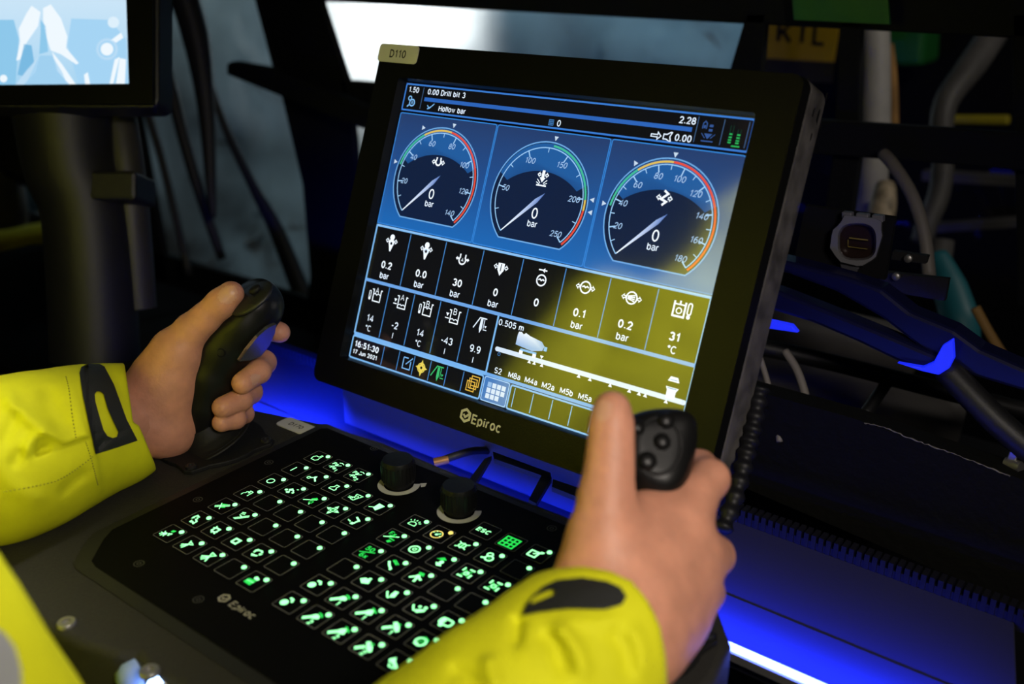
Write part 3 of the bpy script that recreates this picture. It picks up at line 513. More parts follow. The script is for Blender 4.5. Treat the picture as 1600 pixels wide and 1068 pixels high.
# paint chips on the right side of the housing
for (x, y, r) in ((1278, 183, 4.5), (1271, 177, 3), (1283, 195, 3.0), (1268, 213, 2.6), (1292, 150, 2.5)):
    p = onp(x, y, MX, MX @ MS + .1822); poly = [(p - MS) @ MY * 1000 for _ in (0,)]
    a0, b0 = (p - MS) @ MY * 1000, (p - MS) @ MZ * 1000; mb = MB()
    mb.prism([((a0 + r * (1 + .35 * math.sin(3 * t + x)) * math.cos(t)) * .001, (b0 + r * .55 * (1 + .3 * math.cos(2 * t)) * math.sin(t)) * .001) for t in np.linspace(0, 2 * math.pi, 12, endpoint=False)], MS + MX * .18195, MY, MZ, MX, -.0002, .00012); part('paint_chip', mb, M_MATTE, mon)
mb = MB(); mb.prism([(a * .001, b * .001) for a, b in rrect(43, 14.6, 3.2, 5, -160.0, 134.6)], MS, MX, MY, MZ, .008, .0087); lo = part('label_plate', mb, M_LABEL, mon); lo['label'] = 'white plastic tag reading D110'
fl = Flat(MS, MX, MY, MZ, base=.00875); fl.text('D110', -160, 134.4, 6.6, bold=.026, sx=.95); part('lettering', fl, M_INK, lo)
fl = Flat(MS, MX, MY, MZ, base=.00805); hexlogo(fl, -15.5, -127.6, 4.6); fl.text('Epiroc', 4.5, -128.4, 7.4, bold=.028, sx=.98); part('maker_logo', fl, M_LOGO, mon)
scr = MB(); scr.prism([(a * .001, b * .001) for a, b in inner0], MS, MX, MY, MZ, -.002, -.0004); scr.c = [(.0012, .0014, .002)] * len(scr.v)
scr = part('screen', scr, M_UI, mon)
WHT = lin(235, 245, 255, 1.15); LBL = lin(125, 185, 240); LB2 = lin(70, 135, 205); BLK = lin(13, 14, 17); TXT = lin(225, 238, 255, 1.1)
def UI(): return Flat(MS, MX, MY, MZ, base=.0, step=.00003)
def ui_part(name, f, label=None):
    o = part(name, f, M_UI, scr)
    if label: o['label'] = label
    return o
def frame(f, x0, y0, x1, y1, w=1.0, col=LBL, r=1.5): f.line(rrect(abs(x1 - x0), abs(y1 - y0), r, 3, (x0 + x1) / 2, (y0 + y1) / 2), w, col, closed=True)
def arrows(f, x, y, dx, s=1.0, fill=False):
    for sgn in (-1, 1):
        pts = [(x + sgn * (dx), y + .9 * s), (x + sgn * (dx + 1.6 * s), y + .9 * s), (x + sgn * (dx + 1.6 * s), y + 2.0 * s), (x + sgn * (dx + 3.6 * s), y), (x + sgn * (dx + 1.6 * s), y - 2.0 * s), (x + sgn * (dx + 1.6 * s), y - .9 * s), (x + sgn * dx, y - .9 * s)]
        if fill: f.poly(pts, WHT)
        else: f.line(pts, .6, WHT, closed=True)
# --- status bar
f = UI(); f.rect(-152, 91.6, 152, 114, lin(30, 80, 160)); f.lay = 1; f.rect(-150.6, 93, 150.6, 112.6, BLK); f.lay = 2
frame(f, -151.4, 92.4, 151.4, 113.2, 1.1, lin(60, 125, 210))
for x in (-132.3, 112.4, 131.2, 148.6): f.line([(x, 94.5), (x, 111.5)], .6, lin(60, 90, 130))
f.rect(-129.5, 101.0, 109.3, 104.0, lin(45, 100, 185))
f.text('1.50', -142.6, 109.0, 4.5, TXT); f.text('0.00', -121.7, 108.8, 4.5, TXT); f.text('Drill bit 3', -101, 108.8, 4.5, TXT); f.text('Hollow bar', -98.7, 96.6, 4.5, TXT); f.text('0', 3.4, 96.2, 4.8, TXT)
f.text('2.28', 104.7, 108.2, 4.8, TXT); f.text('0.00', 104.4, 96.2, 4.8, TXT)
f.ring(-141.8, 98.6, 2.6, 1.1, LBL); f.ring(-144.8, 102.0, 1.6, .9, LBL); f.line([(-144.6, 96.8), (-146.4, 95)], 1.2, LBL); f.text('R', -141.6, 98.6, 2.6, LBL)
f.line([(-125, 98), (-122.6, 95.6), (-118, 99.6)], .8, LBL); f.line([(-124.6, 95), (-121, 97)], 1.0, LBL)
for i in range(4):
    f.line([(-5.6, 94.2 + i * 1.3), (-1.4, 94.2 + i * 1.3)], .5, LB2); f.line([(-5.4 + i * 1.3, 94), (-5.4 + i * 1.3, 98.4)], .4, LB2)
f.line([(80, 96.6), (85, 96.6), (85, 98.2), (87.6, 95.8), (85, 93.4), (85, 95), (80, 95)], .7, TXT, closed=True)
f.line([(89.6, 97.4), (92, 97.4), (94.4, 99), (95.6, 99), (94.4, 96), (95.4, 93), (94.2, 93), (92, 94.2), (89.6, 94.2)], .8, TXT, closed=True)
dk = lin(52, 86, 150); f.line([(116.6, 104), (116.6, 107.6), (118, 109), (119.4, 107.6), (119.4, 104)], .7, dk); f.rect(117.3, 104.4, 118.7, 106.4, dk)
for y in (105.5, 102.6): f.rect(121.4, y, 124, y + 1.6, dk)
f.poly([(118.6, 101), (124.6, 101), (121.6, 97.4)], dk); f.line([(117.4, 96), (126, 96)], .8, dk)
for a in (-1, 1): f.line([(121.6 + a * 2, 98), (121.6 + a * 5, 101)], .5, dk)
gr = lin(45, 190, 95, .9); gd = lin(20, 60, 45)
for x in (137.5, 143): f.line([(x - 1, 108 if x < 140 else 106), (x - 1, 99), (x + 1, 99), (x + 1, 108 if x < 140 else 106)], .4, gd)
for i, y in enumerate((102.4, 100.4, 98.6, 97)):
    f.line([(136.4, y), (138.6, y)], 1.0, gr); f.line([(141.8, y), (144.2, y)], 1.0, gr)
f.line([(139.5, 94.9), (145.2, 94.9)], .9, gr)
ui_part('status_bar', f)
# --- gauges
def gauge(cx, top, lab, bands, tris, icon, x0, x1):
    cy = 39.4; f = UI(); A, B, D = lin(38, 62, 108), lin(30, 104, 182), lin(52, 132, 215)
    f.poly([(x0, -2), (x1, -2), (x1, 40), (x1, 90), (x0, 90), (x0, 40)], cols=[B, B, lin(33, 80, 145), A, A, lin(33, 80, 145)])
    f.lay = 1; f.line(rrect(x1 - x0 - 1.2, 91, 1.6, 3, (x0 + x1) / 2, 44.2), .8, D, closed=True)
    def arc(r, a0, a1, n=48): return [(cx + r * math.cos(math.radians(a0 + (a1 - a0) * i / n)), cy + r * math.sin(math.radians(a0 + (a1 - a0) * i / n))) for i in range(n + 1)]
    body = arc(42.6, 229, -49); lo_ = lin(17, 32, 62)
    f.poly(body, lo_); f.lay = 2
    up = arc(41.6, 158, 22, 40); low = [(cx + 52 * math.cos(math.radians(a)), cy - 31 + 52 * math.sin(math.radians(a))) for a in np.linspace(53, 127, 24)]
    low = [p for p in low if (p[0] - cx) ** 2 + (p[1] - cy) ** 2 < 41.6 ** 2]
    f.poly(up + low, cols=[lin(34, 92, 158)] * len(up) + [lin(30, 80, 142)] * len(low)); f.lay = 3
    f.line(body, 1.0, lin(110, 170, 230), closed=True); f.line(arc(38.4, 225, -45), .8, lin(150, 200, 245))
    for a0, a1, c in bands: f.line(arc(40.3, a0, a1, 30), 1.5, c)
    f.lay = 4
    for i in range(2 * top[1] + 1):
        a = math.radians(225 - 270 * i / (2 * top[1])); l = 5.2 if i % 2 == 0 else 3.4
        f.line([(cx + r * math.cos(a), cy + r * math.sin(a)) for r in (38.4, 38.4 - l)], .9 if i % 2 == 0 else .6, lin(165, 210, 250))
        if i % 2 == 0 and i: f.text(str(top[0] * i // (2 * top[1])), cx + 30.6 * math.cos(a) * 1.02, cy + 30.8 * math.sin(a), 4.5, lin(160, 195, 235), shear=.2, bold=.012)
    for x, y, a in tris:
        f.poly([(x + 2.2 * math.cos(math.radians(a + q)), y + 2.2 * math.sin(math.radians(a + q))) for q in (0, 125, 235)], lin(200, 220, 240))
    a = np.array([cx + 5.2, cy + 5.6]); b = np.array([cx - 26.4, cy - 26.4]); nrm = np.array([-.7071, .7071]); f.lay = 5
    mid = a * .8 + b * .2
    f.poly([tuple(b + nrm * .35), tuple(b - nrm * .35), tuple(mid - nrm * 1.7), tuple(a), tuple(mid + nrm * 1.7)], cols=[WHT, WHT, lin(105, 140, 205), lin(85, 120, 195), lin(150, 180, 230)])
    f.text('0', cx, 29.4, 8.2, WHT, bold=.008); f.text('bar', cx, 21.6, 5.0, TXT, bold=.012)
    icon(f, cx, 55.2); ui_part('gauge_dial', f)
G, Y_, R_ = lin(70, 190, 150), lin(225, 190, 90), lin(230, 80, 60)
def ic1(f, x, y): f.ring(x, y - .2, 2.6, 1.3, WHT, a0=-225, a1=45); f.line([(x - 2, y + 1.8), (x - 2, y + 3.4)], 1.3, WHT); f.line([(x + 2, y + 1.8), (x + 2, y + 3.4)], 1.3, WHT); arrows(f, x, y - .4, 3.4, .8)
def ic2(f, x, y):
    f.poly([(x - 1.2, y + 6), (x + 1.2, y + 6), (x + 1.2, y + .6), (x + 2.6, y + .6), (x, y - 3), (x - 2.6, y + .6), (x - 1.2, y + .6)], WHT); f.line([(x - 4.4, y - 5.2), (x + 4.4, y - 5.2)], 1.1, WHT)
    for q in (-1, 1): f.line([(x + q * 1.4, y - 3.6), (x + q * 4.4, y - .8)], .6, WHT); f.line([(x + q * 2, y - 4.4), (x + q * 4.8, y - 3)], .6, WHT)
    arrows(f, x, y + 2.6, 2.2, .7)
def ic3(f, x, y): f.line([(x - 1, y + 5), (x + 2.2, y + 3), (x - 2.4, y - 1), (x + 1.8, y - 2.4), (x - 1, y - 5)], 1.5, WHT); arrows(f, x, y, 3.0, .8)
gauge(-101, (140, 7), 0, [(167, 120, G), (120, 80, Y_), (80, -45, R_)], [(-124.0, 79.9, 120 - 180 + 60), (-93.1, 84.9, -95), (-146, 49.9, 0)], ic1, -152, -51.2)
gauge(0, (250, 5), 0, [(225, 225.1, G), (85, 8, G), (8, -3, Y_), (-3, -45, R_)], [(4.1, 85.3, -95), (45.9, 45.9, 180), (46.5, 37.0, 180)], ic2, -51.2, 50.4)
gauge(101, (180, 9), 0, [(173, 128, G), (128, 89, Y_), (89, -45, R_)], [(73.1, 75.5, 130), (101.8, 84.9, -90), (55.5, 44.9, 0)], ic3, 50.4, 152)
# --- first readout row
def i_drop(f, x, y):
    f.disc(x, y + 4.4, 2.4, WHT); f.disc(x, y, 3.0, WHT); f.poly([(x - 2.4, y - 1.6), (x + 2.4, y - 1.6), (x + .6, y - 7), (x - .6, y - 7)], WHT); f.lay += 1; f.poly(circ(x, y - .6, 1.2, 10), BLK); f.lay -= 1; arrows(f, x, y + 1.4, 3.2, .8)
def i_drop2(f, x, y): i_drop(f, x, y); f.ring(x, y - .6, 1.7, .6, LBL)
def i_jaw(f, x, y): f.ring(x, y - .8, 3.2, 1.2, WHT, a0=-230, a1=50); f.line([(x - 2.6, y + 1.6), (x - 2.6, y + 3.8)], 1.2, WHT); f.line([(x + 2.6, y + 1.6), (x + 2.6, y + 3.8)], 1.2, WHT); f.text('A', x, y - .6, 2.8, WHT); arrows(f, x, y, 3.8, .8, True)
def i_ham(f, x, y): f.poly([(x - 3, y + 3.6), (x + 3, y + 3.6), (x + 3, y - 1.6), (x, y - 6), (x - 3, y - 1.6)], WHT); f.lay += 1; f.line([(x, y + 3), (x, y - 2.6)], .8, BLK); f.lay -= 1; arrows(f, x, y + .6, 3.6, .8)
def i_flow(f, x, y): f.ring(x, y - 2.2, 3.9, 1.1, WHT); f.line([(x - 2.6, y - 2.2), (x - 1.2, y - 1.4), (x, y - 2.4), (x + 1.4, y - 1.4), (x + 2.6, y - 2.2)], 1.0, WHT); f.line([(x - 4, y + 5.2), (x + 3.4, y + 5.2)], 1.0, WHT); f.poly([(x + 1.4, y + 7), (x + 1.4, y + 3.4), (x - .8, y + 5.2)], WHT)
def i_wat(f, x, y): f.ring(x, y, 4.1, 1.1, WHT); f.line([(x - 2.8, y), (x - 1.2, y + .8), (x, y - .2), (x + 1.4, y + .8), (x + 2.8, y)], 1.0, WHT); arrows(f, x, y, 4.8, .8)
def i_air(f, x, y): f.ring(x, y, 4.1, 1.0, WHT); [f.line([(x - 3, y + q * .4), (x + 2.6, y + q * 1.1)], .8, WHT) for q in (-2, -.7, .7, 2)]; arrows(f, x, y, 4.8, .8)
def i_tank(f, x, y): f.line([(x - 5.6, y + 5), (x - 5.6, y - 5), (x + 2.6, y - 5), (x + 2.6, y + 5)], 1.3, WHT); f.line([(x - 5.6, y + 3), (x + 2.6, y + 3)], .9, WHT); f.line([(x - 1.5, y + 5.6), (x - 1.5, y + 3)], 1.2, WHT); f.ring(x - 1.5, y - 1.2, 1.9, .8, WHT); f.line(rrect(2.6, 7.6, 1.2, 3, x + 6, y + 1.2), .9, WHT, closed=True); f.disc(x + 6, y - 4.2, 1.4, WHT)
R1 = [-151, -113, -75.5, -38, -.6, 37.4, 74.9, 112.6, 151]
vals = [('0.2', 'bar', i_drop), ('0.0', 'bar', i_drop2), ('30', 'bar', i_jaw), ('0', 'bar', i_ham), ('0', '', i_flow), ('0.1', 'bar', i_wat), ('0.2', 'bar', i_air), ('31', '\u00b0C', i_tank)]
for i, (v, u, ic) in enumerate(vals):
    x0, x1 = R1[i], R1[i + 1]; x = (x0 + x1) / 2 + .2; f = UI(); f.rect(x0, -48.6, x1, -2.6, BLK); f.lay = 1
    f.rect(x0, -4.2, x1, -2.4, LBL, col2=lin(150, 200, 250)); f.rect(x0, -50, x1, -47.4, lin(110, 165, 230))
    if i < 7: f.line([(x1, -47), (x1, -5)], .8, LB2)
    else: f.line([(x1, -50), (x1, -2.6)], 1.6, LBL)
    if i == 0: f.line([(x0, -50), (x0, -2.6)], 1.6, LBL)
    ic(f, x, -15); f.text(v, x, -33.6, 6.0, WHT, bold=.032); f.text(u, x, -42.3, 5.4, TXT, bold=.018); ui_part('readout_tile', f)
# --- second readout row
def i_temp(l):
    def g(f, x, y): f.line([(x - 3.8, y + 4.4), (x - 2, y + 4.4), (x - 2, y - 5), (x + 6, y - 5), (x + 6, y + 4.4), (x + 7.4, y + 4.4)], .9, WHT); f.text(l, x + 1.6, y + 4, 5, WHT, bold=.0); f.line([(x - 1.6, y + .6), (x, y + 1.4), (x + 1.6, y + .2), (x + 3.2, y + 1.4), (x + 5.6, y + .6)], .7, WHT); f.line(rrect(1.8, 5.4, .8, 3, x - 5.6, y), .6, WHT, closed=True); f.disc(x - 5.6, y - 3.6, 1.2, WHT)
    return g
def i_lev(l):
    def g(f, x, y): f.line([(x - 3.4, y + 4.4), (x - 1.6, y + 4.4), (x - 1.6, y - 5), (x + 6.4, y - 5), (x + 6.4, y + 4.4), (x + 8, y + 4.4)], .9, WHT); f.text(l, x + 2.2, y + 3.8, 5, WHT, bold=.0); f.line([(x - 1.2, y - 2.6), (x + .8, y - 1.8), (x + 2.2, y - 2.8), (x + 4, y - 1.8), (x + 6, y - 2.6)], .7, WHT); f.poly([(x - 6.4, y + 1.8), (x - 3.2, y + 1.8), (x - 4.8, y - .8)], WHT); f.line([(x - 6.6, y - 2.2), (x - 2.8, y - 2.2)], .8, WHT)
    return g
def i_crane(f, x, y, c=None):
    c = c or TXT; f.line([(x - 6.4, y - 4), (x - 1.6, y + 4.6), (x + 5, y + 4.6)], .9, c); f.poly([(x - .6, y + 4), (x + 1.6, y + 4), (x + 1.8, y - 3.4), (x + .2, y - 7), (x - .8, y - 3.4)], c); f.line([(x + 3, y + 4), (x + 3, y - 3)], .6, c); f.poly([(x + 3.6, y - .6), (x + 6, y - .6), (x + 4.8, y - 2.6)], c); f.line([(x + 3, y - 3.8), (x + 6.4, y - 3.8)], .7, c)
R2 = [-151, -123.4, -95.8, -68.3, -40.6, -11.6]
for i, (v, u, ic) in enumerate([('14', '\u00b0C', i_temp('A')), ('-2', 'l', i_lev('A')), ('14', '\u00b0C', i_temp('B')), ('-43', 'l', i_lev('B')), ('9.9', 'l', i_crane)]):
    x0, x1 = R2[i], R2[i + 1]; x = (x0 + x1) / 2; f = UI(); f.rect(x0, -93.4, x1, -50, BLK); f.lay = 1
    if i < 4: f.line([(x1, -92), (x1, -50.6)], .8, LB2)
    else: f.line([(x1, -94), (x1, -50)], 1.6, LBL)
    if i == 0: f.line([(x0, -94), (x0, -50)], 1.6, LBL)
    f.rect(x0, -95.6, x1, -92.8, lin(120, 180, 240))
    ic(f, x, -59.4); f.text(v, x, -78.8, 5.7, TXT, bold=.02); f.text(u, x, -87.2, 5.0, TXT, bold=.01); ui_part('readout_tile', f)
# --- feed position diagram
f = UI(); f.rect(-11.6, -96, 152, -49.6, BLK); f.lay = 1; f.line([(151.2, -114), (151.2, -48.6)], 1.6, LBL); f.rect(-11.6, -95.4, 151, -93.0, lin(110, 170, 235))
f.text('0.505 m', 1.4, -54.2, 4.8, TXT); f.line([(-6.4, -74), (149, -74)], 3.4, lin(215, 232, 250)); f.disc(-6.4, -74, 1.7, lin(215, 232, 250)); f.disc(149, -74, 1.7, lin(215, 232, 250)); f.lay = 2
f.poly([(9, -60), (9, -67), (24, -68.6), (33, -66.4), (34, -63), (31, -60.2), (20, -58.4), (16, -57), (14, -58.4), (12, -57), (9.6, -57.4)], cols=[lin(150, 185, 230)] * 6 + [lin(235, 245, 255)] * 5); f.line([(34, -64.6), (36.6, -64.6)], 3.2, LBL)
f.line([(15, -70), (15, -73)], 3.2, WHT); f.line([(27, -70), (27, -73)], 3.2, WHT); f.line([(14, -69.6), (28.6, -69.6)], 1.6, LBL)
for x in (24.1, 28.6, 35.3, 67.3, 76.7, 93.2, 108.5, 116.1, 120.9, 136.7): f.poly([(x - 1.6, -77.6), (x + 1.6, -77.6), (x, -75)], WHT)
f.poly([(32, -69.8), (35.2, -69.8), (33.6, -72.2)], WHT); f.ring(-3.6, -77.4, 1.1, .4, LB2)
f.poly([(134.4, -62.6), (143, -62.6), (141.4, -59.4), (136, -59.4)], WHT); f.poly([(134, -66.4), (143.6, -66.4), (141.6, -69.8), (136, -69.8)], WHT); f.rect(135.4, -74, 142, -69, WHT)
f.lay = 3; f.line([(136, -61.4), (141.6, -61.4)], .5, LB2); f.line([(135.4, -67.2), (142.2, -67.2)], .6, LB2)
for x, t in ((-1.1, 'S2'), (14.2, 'M8a'), (29.4, 'M4a'), (44.6, 'M2a'), (60.4, 'M5b'), (76.2, 'M5a'), (91.0, 'M')): f.text(t, x, -89.6, 4.5, TXT)
ui_part('feed_diagram', f)
# --- tool bar
f = UI(); f.rect(-152, -114.4, 152, -95.2, lin(20, 52, 96)); f.lay = 1; f.rect(-151, -114.0, -13.2, -96.4, BLK); f.rect(13.6, -114, 151, -96.6, BLK); f.lay = 2
frame(f, -151.2, -114.2, -12.8, -96.2, 1.3); frame(f, 13.4, -114.2, 151, -96.6, 1.3)
for x in (-115.4, -98.4, -82, -64.8, -48, -31.6): f.line([(x, -113), (x, -97.6)], .7, LB2)
for x in (17.4, 34, 51, 67.6, 84.4, 101): f.line([(x, -112.4), (x, -98)], .7, LBL)
f.text('16:51:30', -134.4, -102.2, 5.2, WHT, bold=.034); f.text('17 Jun 2021', -134.6, -108.8, 3.7, WHT, bold=.03)
f.line([(-92.8, -100.8), (-92.8, -109.6), (-85, -109.6), (-85, -103)], .9, LBL); f.line([(-92.8, -100.8), (-88, -100.8)], .9, LBL); f.line([(-89.8, -106), (-83.6, -100)], .8, LBL)
yc = lin(232, 210, 90); f.poly([(-73.4, -98.6), (-71.6, -103), (-67.4, -105), (-71.6, -107), (-73.4, -112), (-75.2, -107), (-79.4, -105), (-75.2, -103)], yc); f.lay = 3; f.ring(-73.4, -105, 3.6, .9, yc); f.disc(-73.4, -105, 1.1, BLK); f.lay = 2
i_crane(f, -56.4, -104.4, lin(60, 190, 110)); yo = lin(225, 180, 70)
for k in range(3): f.line([(-26.6 + k * 1.8, -110.4 + k * 2.2), (-19.4 + k * 1.8, -110.4 + k * 2.2), (-19.4 + k * 1.8, -103.2 + k * 2.2), (-26.6 + k * 1.8, -103.2 + k * 2.2)], .8, yo, closed=True)
f.text('i', -23, -106.8, 5, yo); f.rect(-11.6, -114.4, 12.2, -95.6, lin(62, 120, 190)); f.lay = 3; frame(f, -11.2, -114, 11.8, -96, .8, lin(160, 205, 250))
for i in range(4):
    for j in range(3):
        if not (i == 3 and j == 2): f.rect(-7.6 + i * 4.4, -103 - j * 4.3, -4 + i * 4.4, -99.4 - j * 4.3, lin(215, 232, 250) if (i or j) else lin(150, 190, 235))
ui_part('tool_bar', f)

# ================================================================== CAMERA MONITOR (top left)
D2 = .95; RX, DY, FZ = BT[:, 0], BT[:, 1], BT[:, 2]
c2 = at(-30, 28, D2); U2 = D2 / F_PX
mon2 = thing('camera_monitor', at(-30, 165, D2), 'small black monitor showing a bluish rear camera picture', 'monitor')
mb = MB(); n = 4; o4 = [(-310, -110), (240, -110), (240, 163), (-310, 163)]; i4 = [(-262, -62), (197, -62), (203, 132), (-256, 136)]
def p2(x, y, h=0.): return at(0, 0, D2) + (RX * x + DY * y) * U2 - FZ * h
P = [p2(x, y, -.02) for x, y in o4] + [p2(x, y, .003) for x, y in o4] + [p2(x, y, .003) for x, y in i4] + [p2(x, y, -.003) for x, y in i4]
mb.add(P, [(l * 4 + i, l * 4 + (i + 1) % 4, (l + 1) * 4 + (i + 1) % 4, (l + 1) * 4 + i) for l in range(3) for i in range(4)]); part('bezel', mb, M_BEZEL, mon2)
mb = MB(); mb.prism([(x * U2, -y * U2) for x, y in rrect(560, 281, 14, 4, -34, 26)], at(0, 0, D2), RX, -DY, -FZ, -.045, -.004); part('housing', mb, M_BLACK, mon2, bevel=.003)
f = Flat(at(0, 0, D2), RX, DY, -FZ, unit_=U2, base=-.002, step=.0002)
sk, md, dp, wh, dd = lin(214, 235, 250), lin(172, 215, 243), lin(142, 200, 235), lin(240, 249, 255), lin(122, 186, 226)
f.poly([(-262, -62), (200, -62), (204, 133), (-258, 137)], cols=[sk, sk, md, dp]); f.lay = 1
f.poly([(-60, 30), (20, 30), (28, 60), (22, 137), (-60, 137)], dp); f.poly([(110, 28), (170, 30), (196, 60), (200, 133), (122, 133), (104, 70)], lin(165, 212, 244)); f.lay = 2
f.poly([(48, 8), (62, 18), (58, 40), (40, 66), (30, 92), (24, 94), (30, 64), (28, 44), (40, 20)], wh); f.poly([(66, 12), (78, 6), (94, 28), (104, 56), (102, 74), (122, 98), (118, 100), (94, 84), (78, 78), (72, 60), (66, 30)], wh)
f.poly([(62, 30), (70, 40), (74, 80), (60, 84), (62, 50)], dp); f.poly([(62, 84), (44, 104), (22, 133), (34, 133), (54, 112)], lin(190, 222, 245)); f.poly([(80, 80), (96, 100), (118, 132), (108, 132), (88, 110)], wh); f.poly([(60, 86), (80, 86), (96, 112), (104, 133), (38, 133)], lin(160, 208, 240))
f.poly([(36, 68), (48, 70), (52, 96), (34, 118), (26, 116)], dd); f.disc(166, 76, 10, wh); f.ring(166, 76, 15, 4, lin(185, 220, 246)); f.disc(176, 34, 9, lin(222, 240, 252)); f.poly([(178, 92), (186, 88), (176, 130), (170, 130)], wh); f.poly([(186, 90), (196, 92), (194, 130), (180, 130)], wh); f.poly([(172, 62), (188, 50), (192, 58), (180, 66)], wh); f.poly([(130, 116), (136, 112), (140, 132), (132, 132)], wh); f.disc(4, 122, 6, wh)
part('screen', f, M_UI2, mon2)
mb = MB(); tubepx(mb, [(95, 150, 1.02), (110, 260, 1.03), (135, 340, 1.04), (150, 560, 1.06)], [.050, .046, .044, .046], 18); part('stand_post', mb, M_BLACK, mon2, smooth=True)
mb = MB(); tubepx(mb, [(180, 165, 1.05), (200, 300, 1.05), (215, 480, 1.07)], .020, 14); part('stand_rail', mb, mat('stand_grey', (.03, .028, .027), .5), mon2, smooth=True)
mb = MB(); mb.box(at(165, 296, 1.03), (.085, .06, .030), RX, FZ, DY); part('stand_clamp', mb, M_BLACK, mon2, bevel=.004)
# ================================================================== SDF toolkit (organic shapes)
def cone(P, a, b, ra, rb):
    ba = b - a; t = np.clip(((P - a) @ ba) / max(ba @ ba, 1e-12), 0, 1); q = P - a - t[:, None] * ba
    return np.sqrt(np.einsum('ij,ij->i', q, q)) - (ra + (rb - ra) * t)
def smin(a, b, k):
    h = np.clip(.5 + .5 * (b - a) / k, 0, 1); return b + (a - b) * h - k * h * (1 - h)
def smax(a, b, k): return -smin(-a, -b, k)
def chain(P, nodes, k=.003):
    d = None
    for (a, ra), (b, rb) in zip(nodes[:-1], nodes[1:]):
        e = cone(P, a, b, ra, rb); d = e if d is None else smin(d, e, k)
    return d
def N(px, py, dep, r): return (at(px, py, dep), r * .001)
def NS(*l): return [N(*q) for q in l]
def surf_nets(fn, lo, hi, h):
    lo = np.asarray(lo, float); n = np.ceil((np.asarray(hi) - lo) / h).astype(int) + 1
    ax = [lo[i] + h * np.arange(n[i]) for i in range(3)]
    G_ = np.stack(np.meshgrid(*ax, indexing='ij'), -1).reshape(-1, 3); Fv = np.empty(len(G_))
    for i in range(0, len(G_), 200000): Fv[i:i + 200000] = fn(G_[i:i + 200000])
    Fv = Fv.reshape(n); ins = Fv < 0
    c = [ins[i:n[0] - 1 + i, j:n[1] - 1 + j, k:n[2] - 1 + k] for i in (0, 1) for j in (0, 1) for k in (0, 1)]
    any_ = np.logical_or.reduce(c); all_ = np.logical_and.reduce(c); act = any_ & ~all_; idx = np.argwhere(act)
    vid = -np.ones(act.shape, int); vid[tuple(idx.T)] = np.arange(len(idx)); S = np.zeros((len(idx), 3)); cnt = np.zeros(len(idx))
    cr = [(i, j, k) for i in (0, 1) for j in (0, 1) for k in (0, 1)]
    for a in range(8):
        for b in range(a + 1, 8):
            if sum(abs(cr[a][q] - cr[b][q]) for q in range(3)) != 1: continue
            fa = Fv[tuple((idx + cr[a]).T)]; fb = Fv[tuple((idx + cr[b]).T)]; m = (fa < 0) != (fb < 0)
            t = np.where(m, fa / np.where(m, fa - fb, 1), 0); p = np.array(cr[a]) + t[:, None] * (np.array(cr[b]) - np.array(cr[a])); S += p * m[:, None]; cnt += m
    V = lo + (idx + S / cnt[:, None]) * h; faces = []
    for d in range(3):
        e1, e2 = (d + 1) % 3, (d + 2) % 3; sl0 = [slice(None)] * 3; sl1 = [slice(None)] * 3; sl0[d] = slice(0, -1); sl1[d] = slice(1, None)
        a = ins[tuple(sl0)]; b = ins[tuple(sl1)]; E_ = np.argwhere(a != b); E_ = E_[(E_[:, e1] > 0) & (E_[:, e2] > 0) & (E_[:, e1] < n[e1] - 1) & (E_[:, e2] < n[e2] - 1)]
        if not len(E_): continue
        q = []
        for s1, s2 in ((0, 0), (-1, 0), (-1, -1), (0, -1)):
            t = E_.copy(); t[:, e1] += s1; t[:, e2] += s2; q.append(vid[tuple(t.T)])
        q = np.stack(q, 1); fl_ = ~a[tuple(E_.T)]; q[fl_] = q[fl_][:, ::-1]; faces.append(q)
    return V, np.concatenate(faces)
def box_of(nodes, pad):
    p = np.array([q[0] for q in nodes]); return p.min(0) - pad, p.max(0) + pad
def trace(fn, x, y, d0=.3, d1=1.2):
    v = ray(x, y); t = d0
    for _ in range(90):
        s = float(fn((CAM + v * t)[None])[0])
        if s < .0001: return CAM + v * t
        t += max(s, .0003) * .8
        if t > d1: break
    return None
def sdf_part(name, fn, lo, hi, h, m, parent, **k):
    V, Fc = surf_nets(fn, lo, hi, h); mb_ = MB(); mb_.v = [tuple(v) for v in V]; mb_.f = [tuple(int(i) for i in q) for q in Fc]; mb_.m = [0] * len(mb_.f); mb_.c = [(0, 0, 0)] * len(mb_.v)
    return part(name, mb_, m, parent, smooth='all', **k)
def cvec(r, d, f): return unit(RX * r + DY * d + FZ * f)

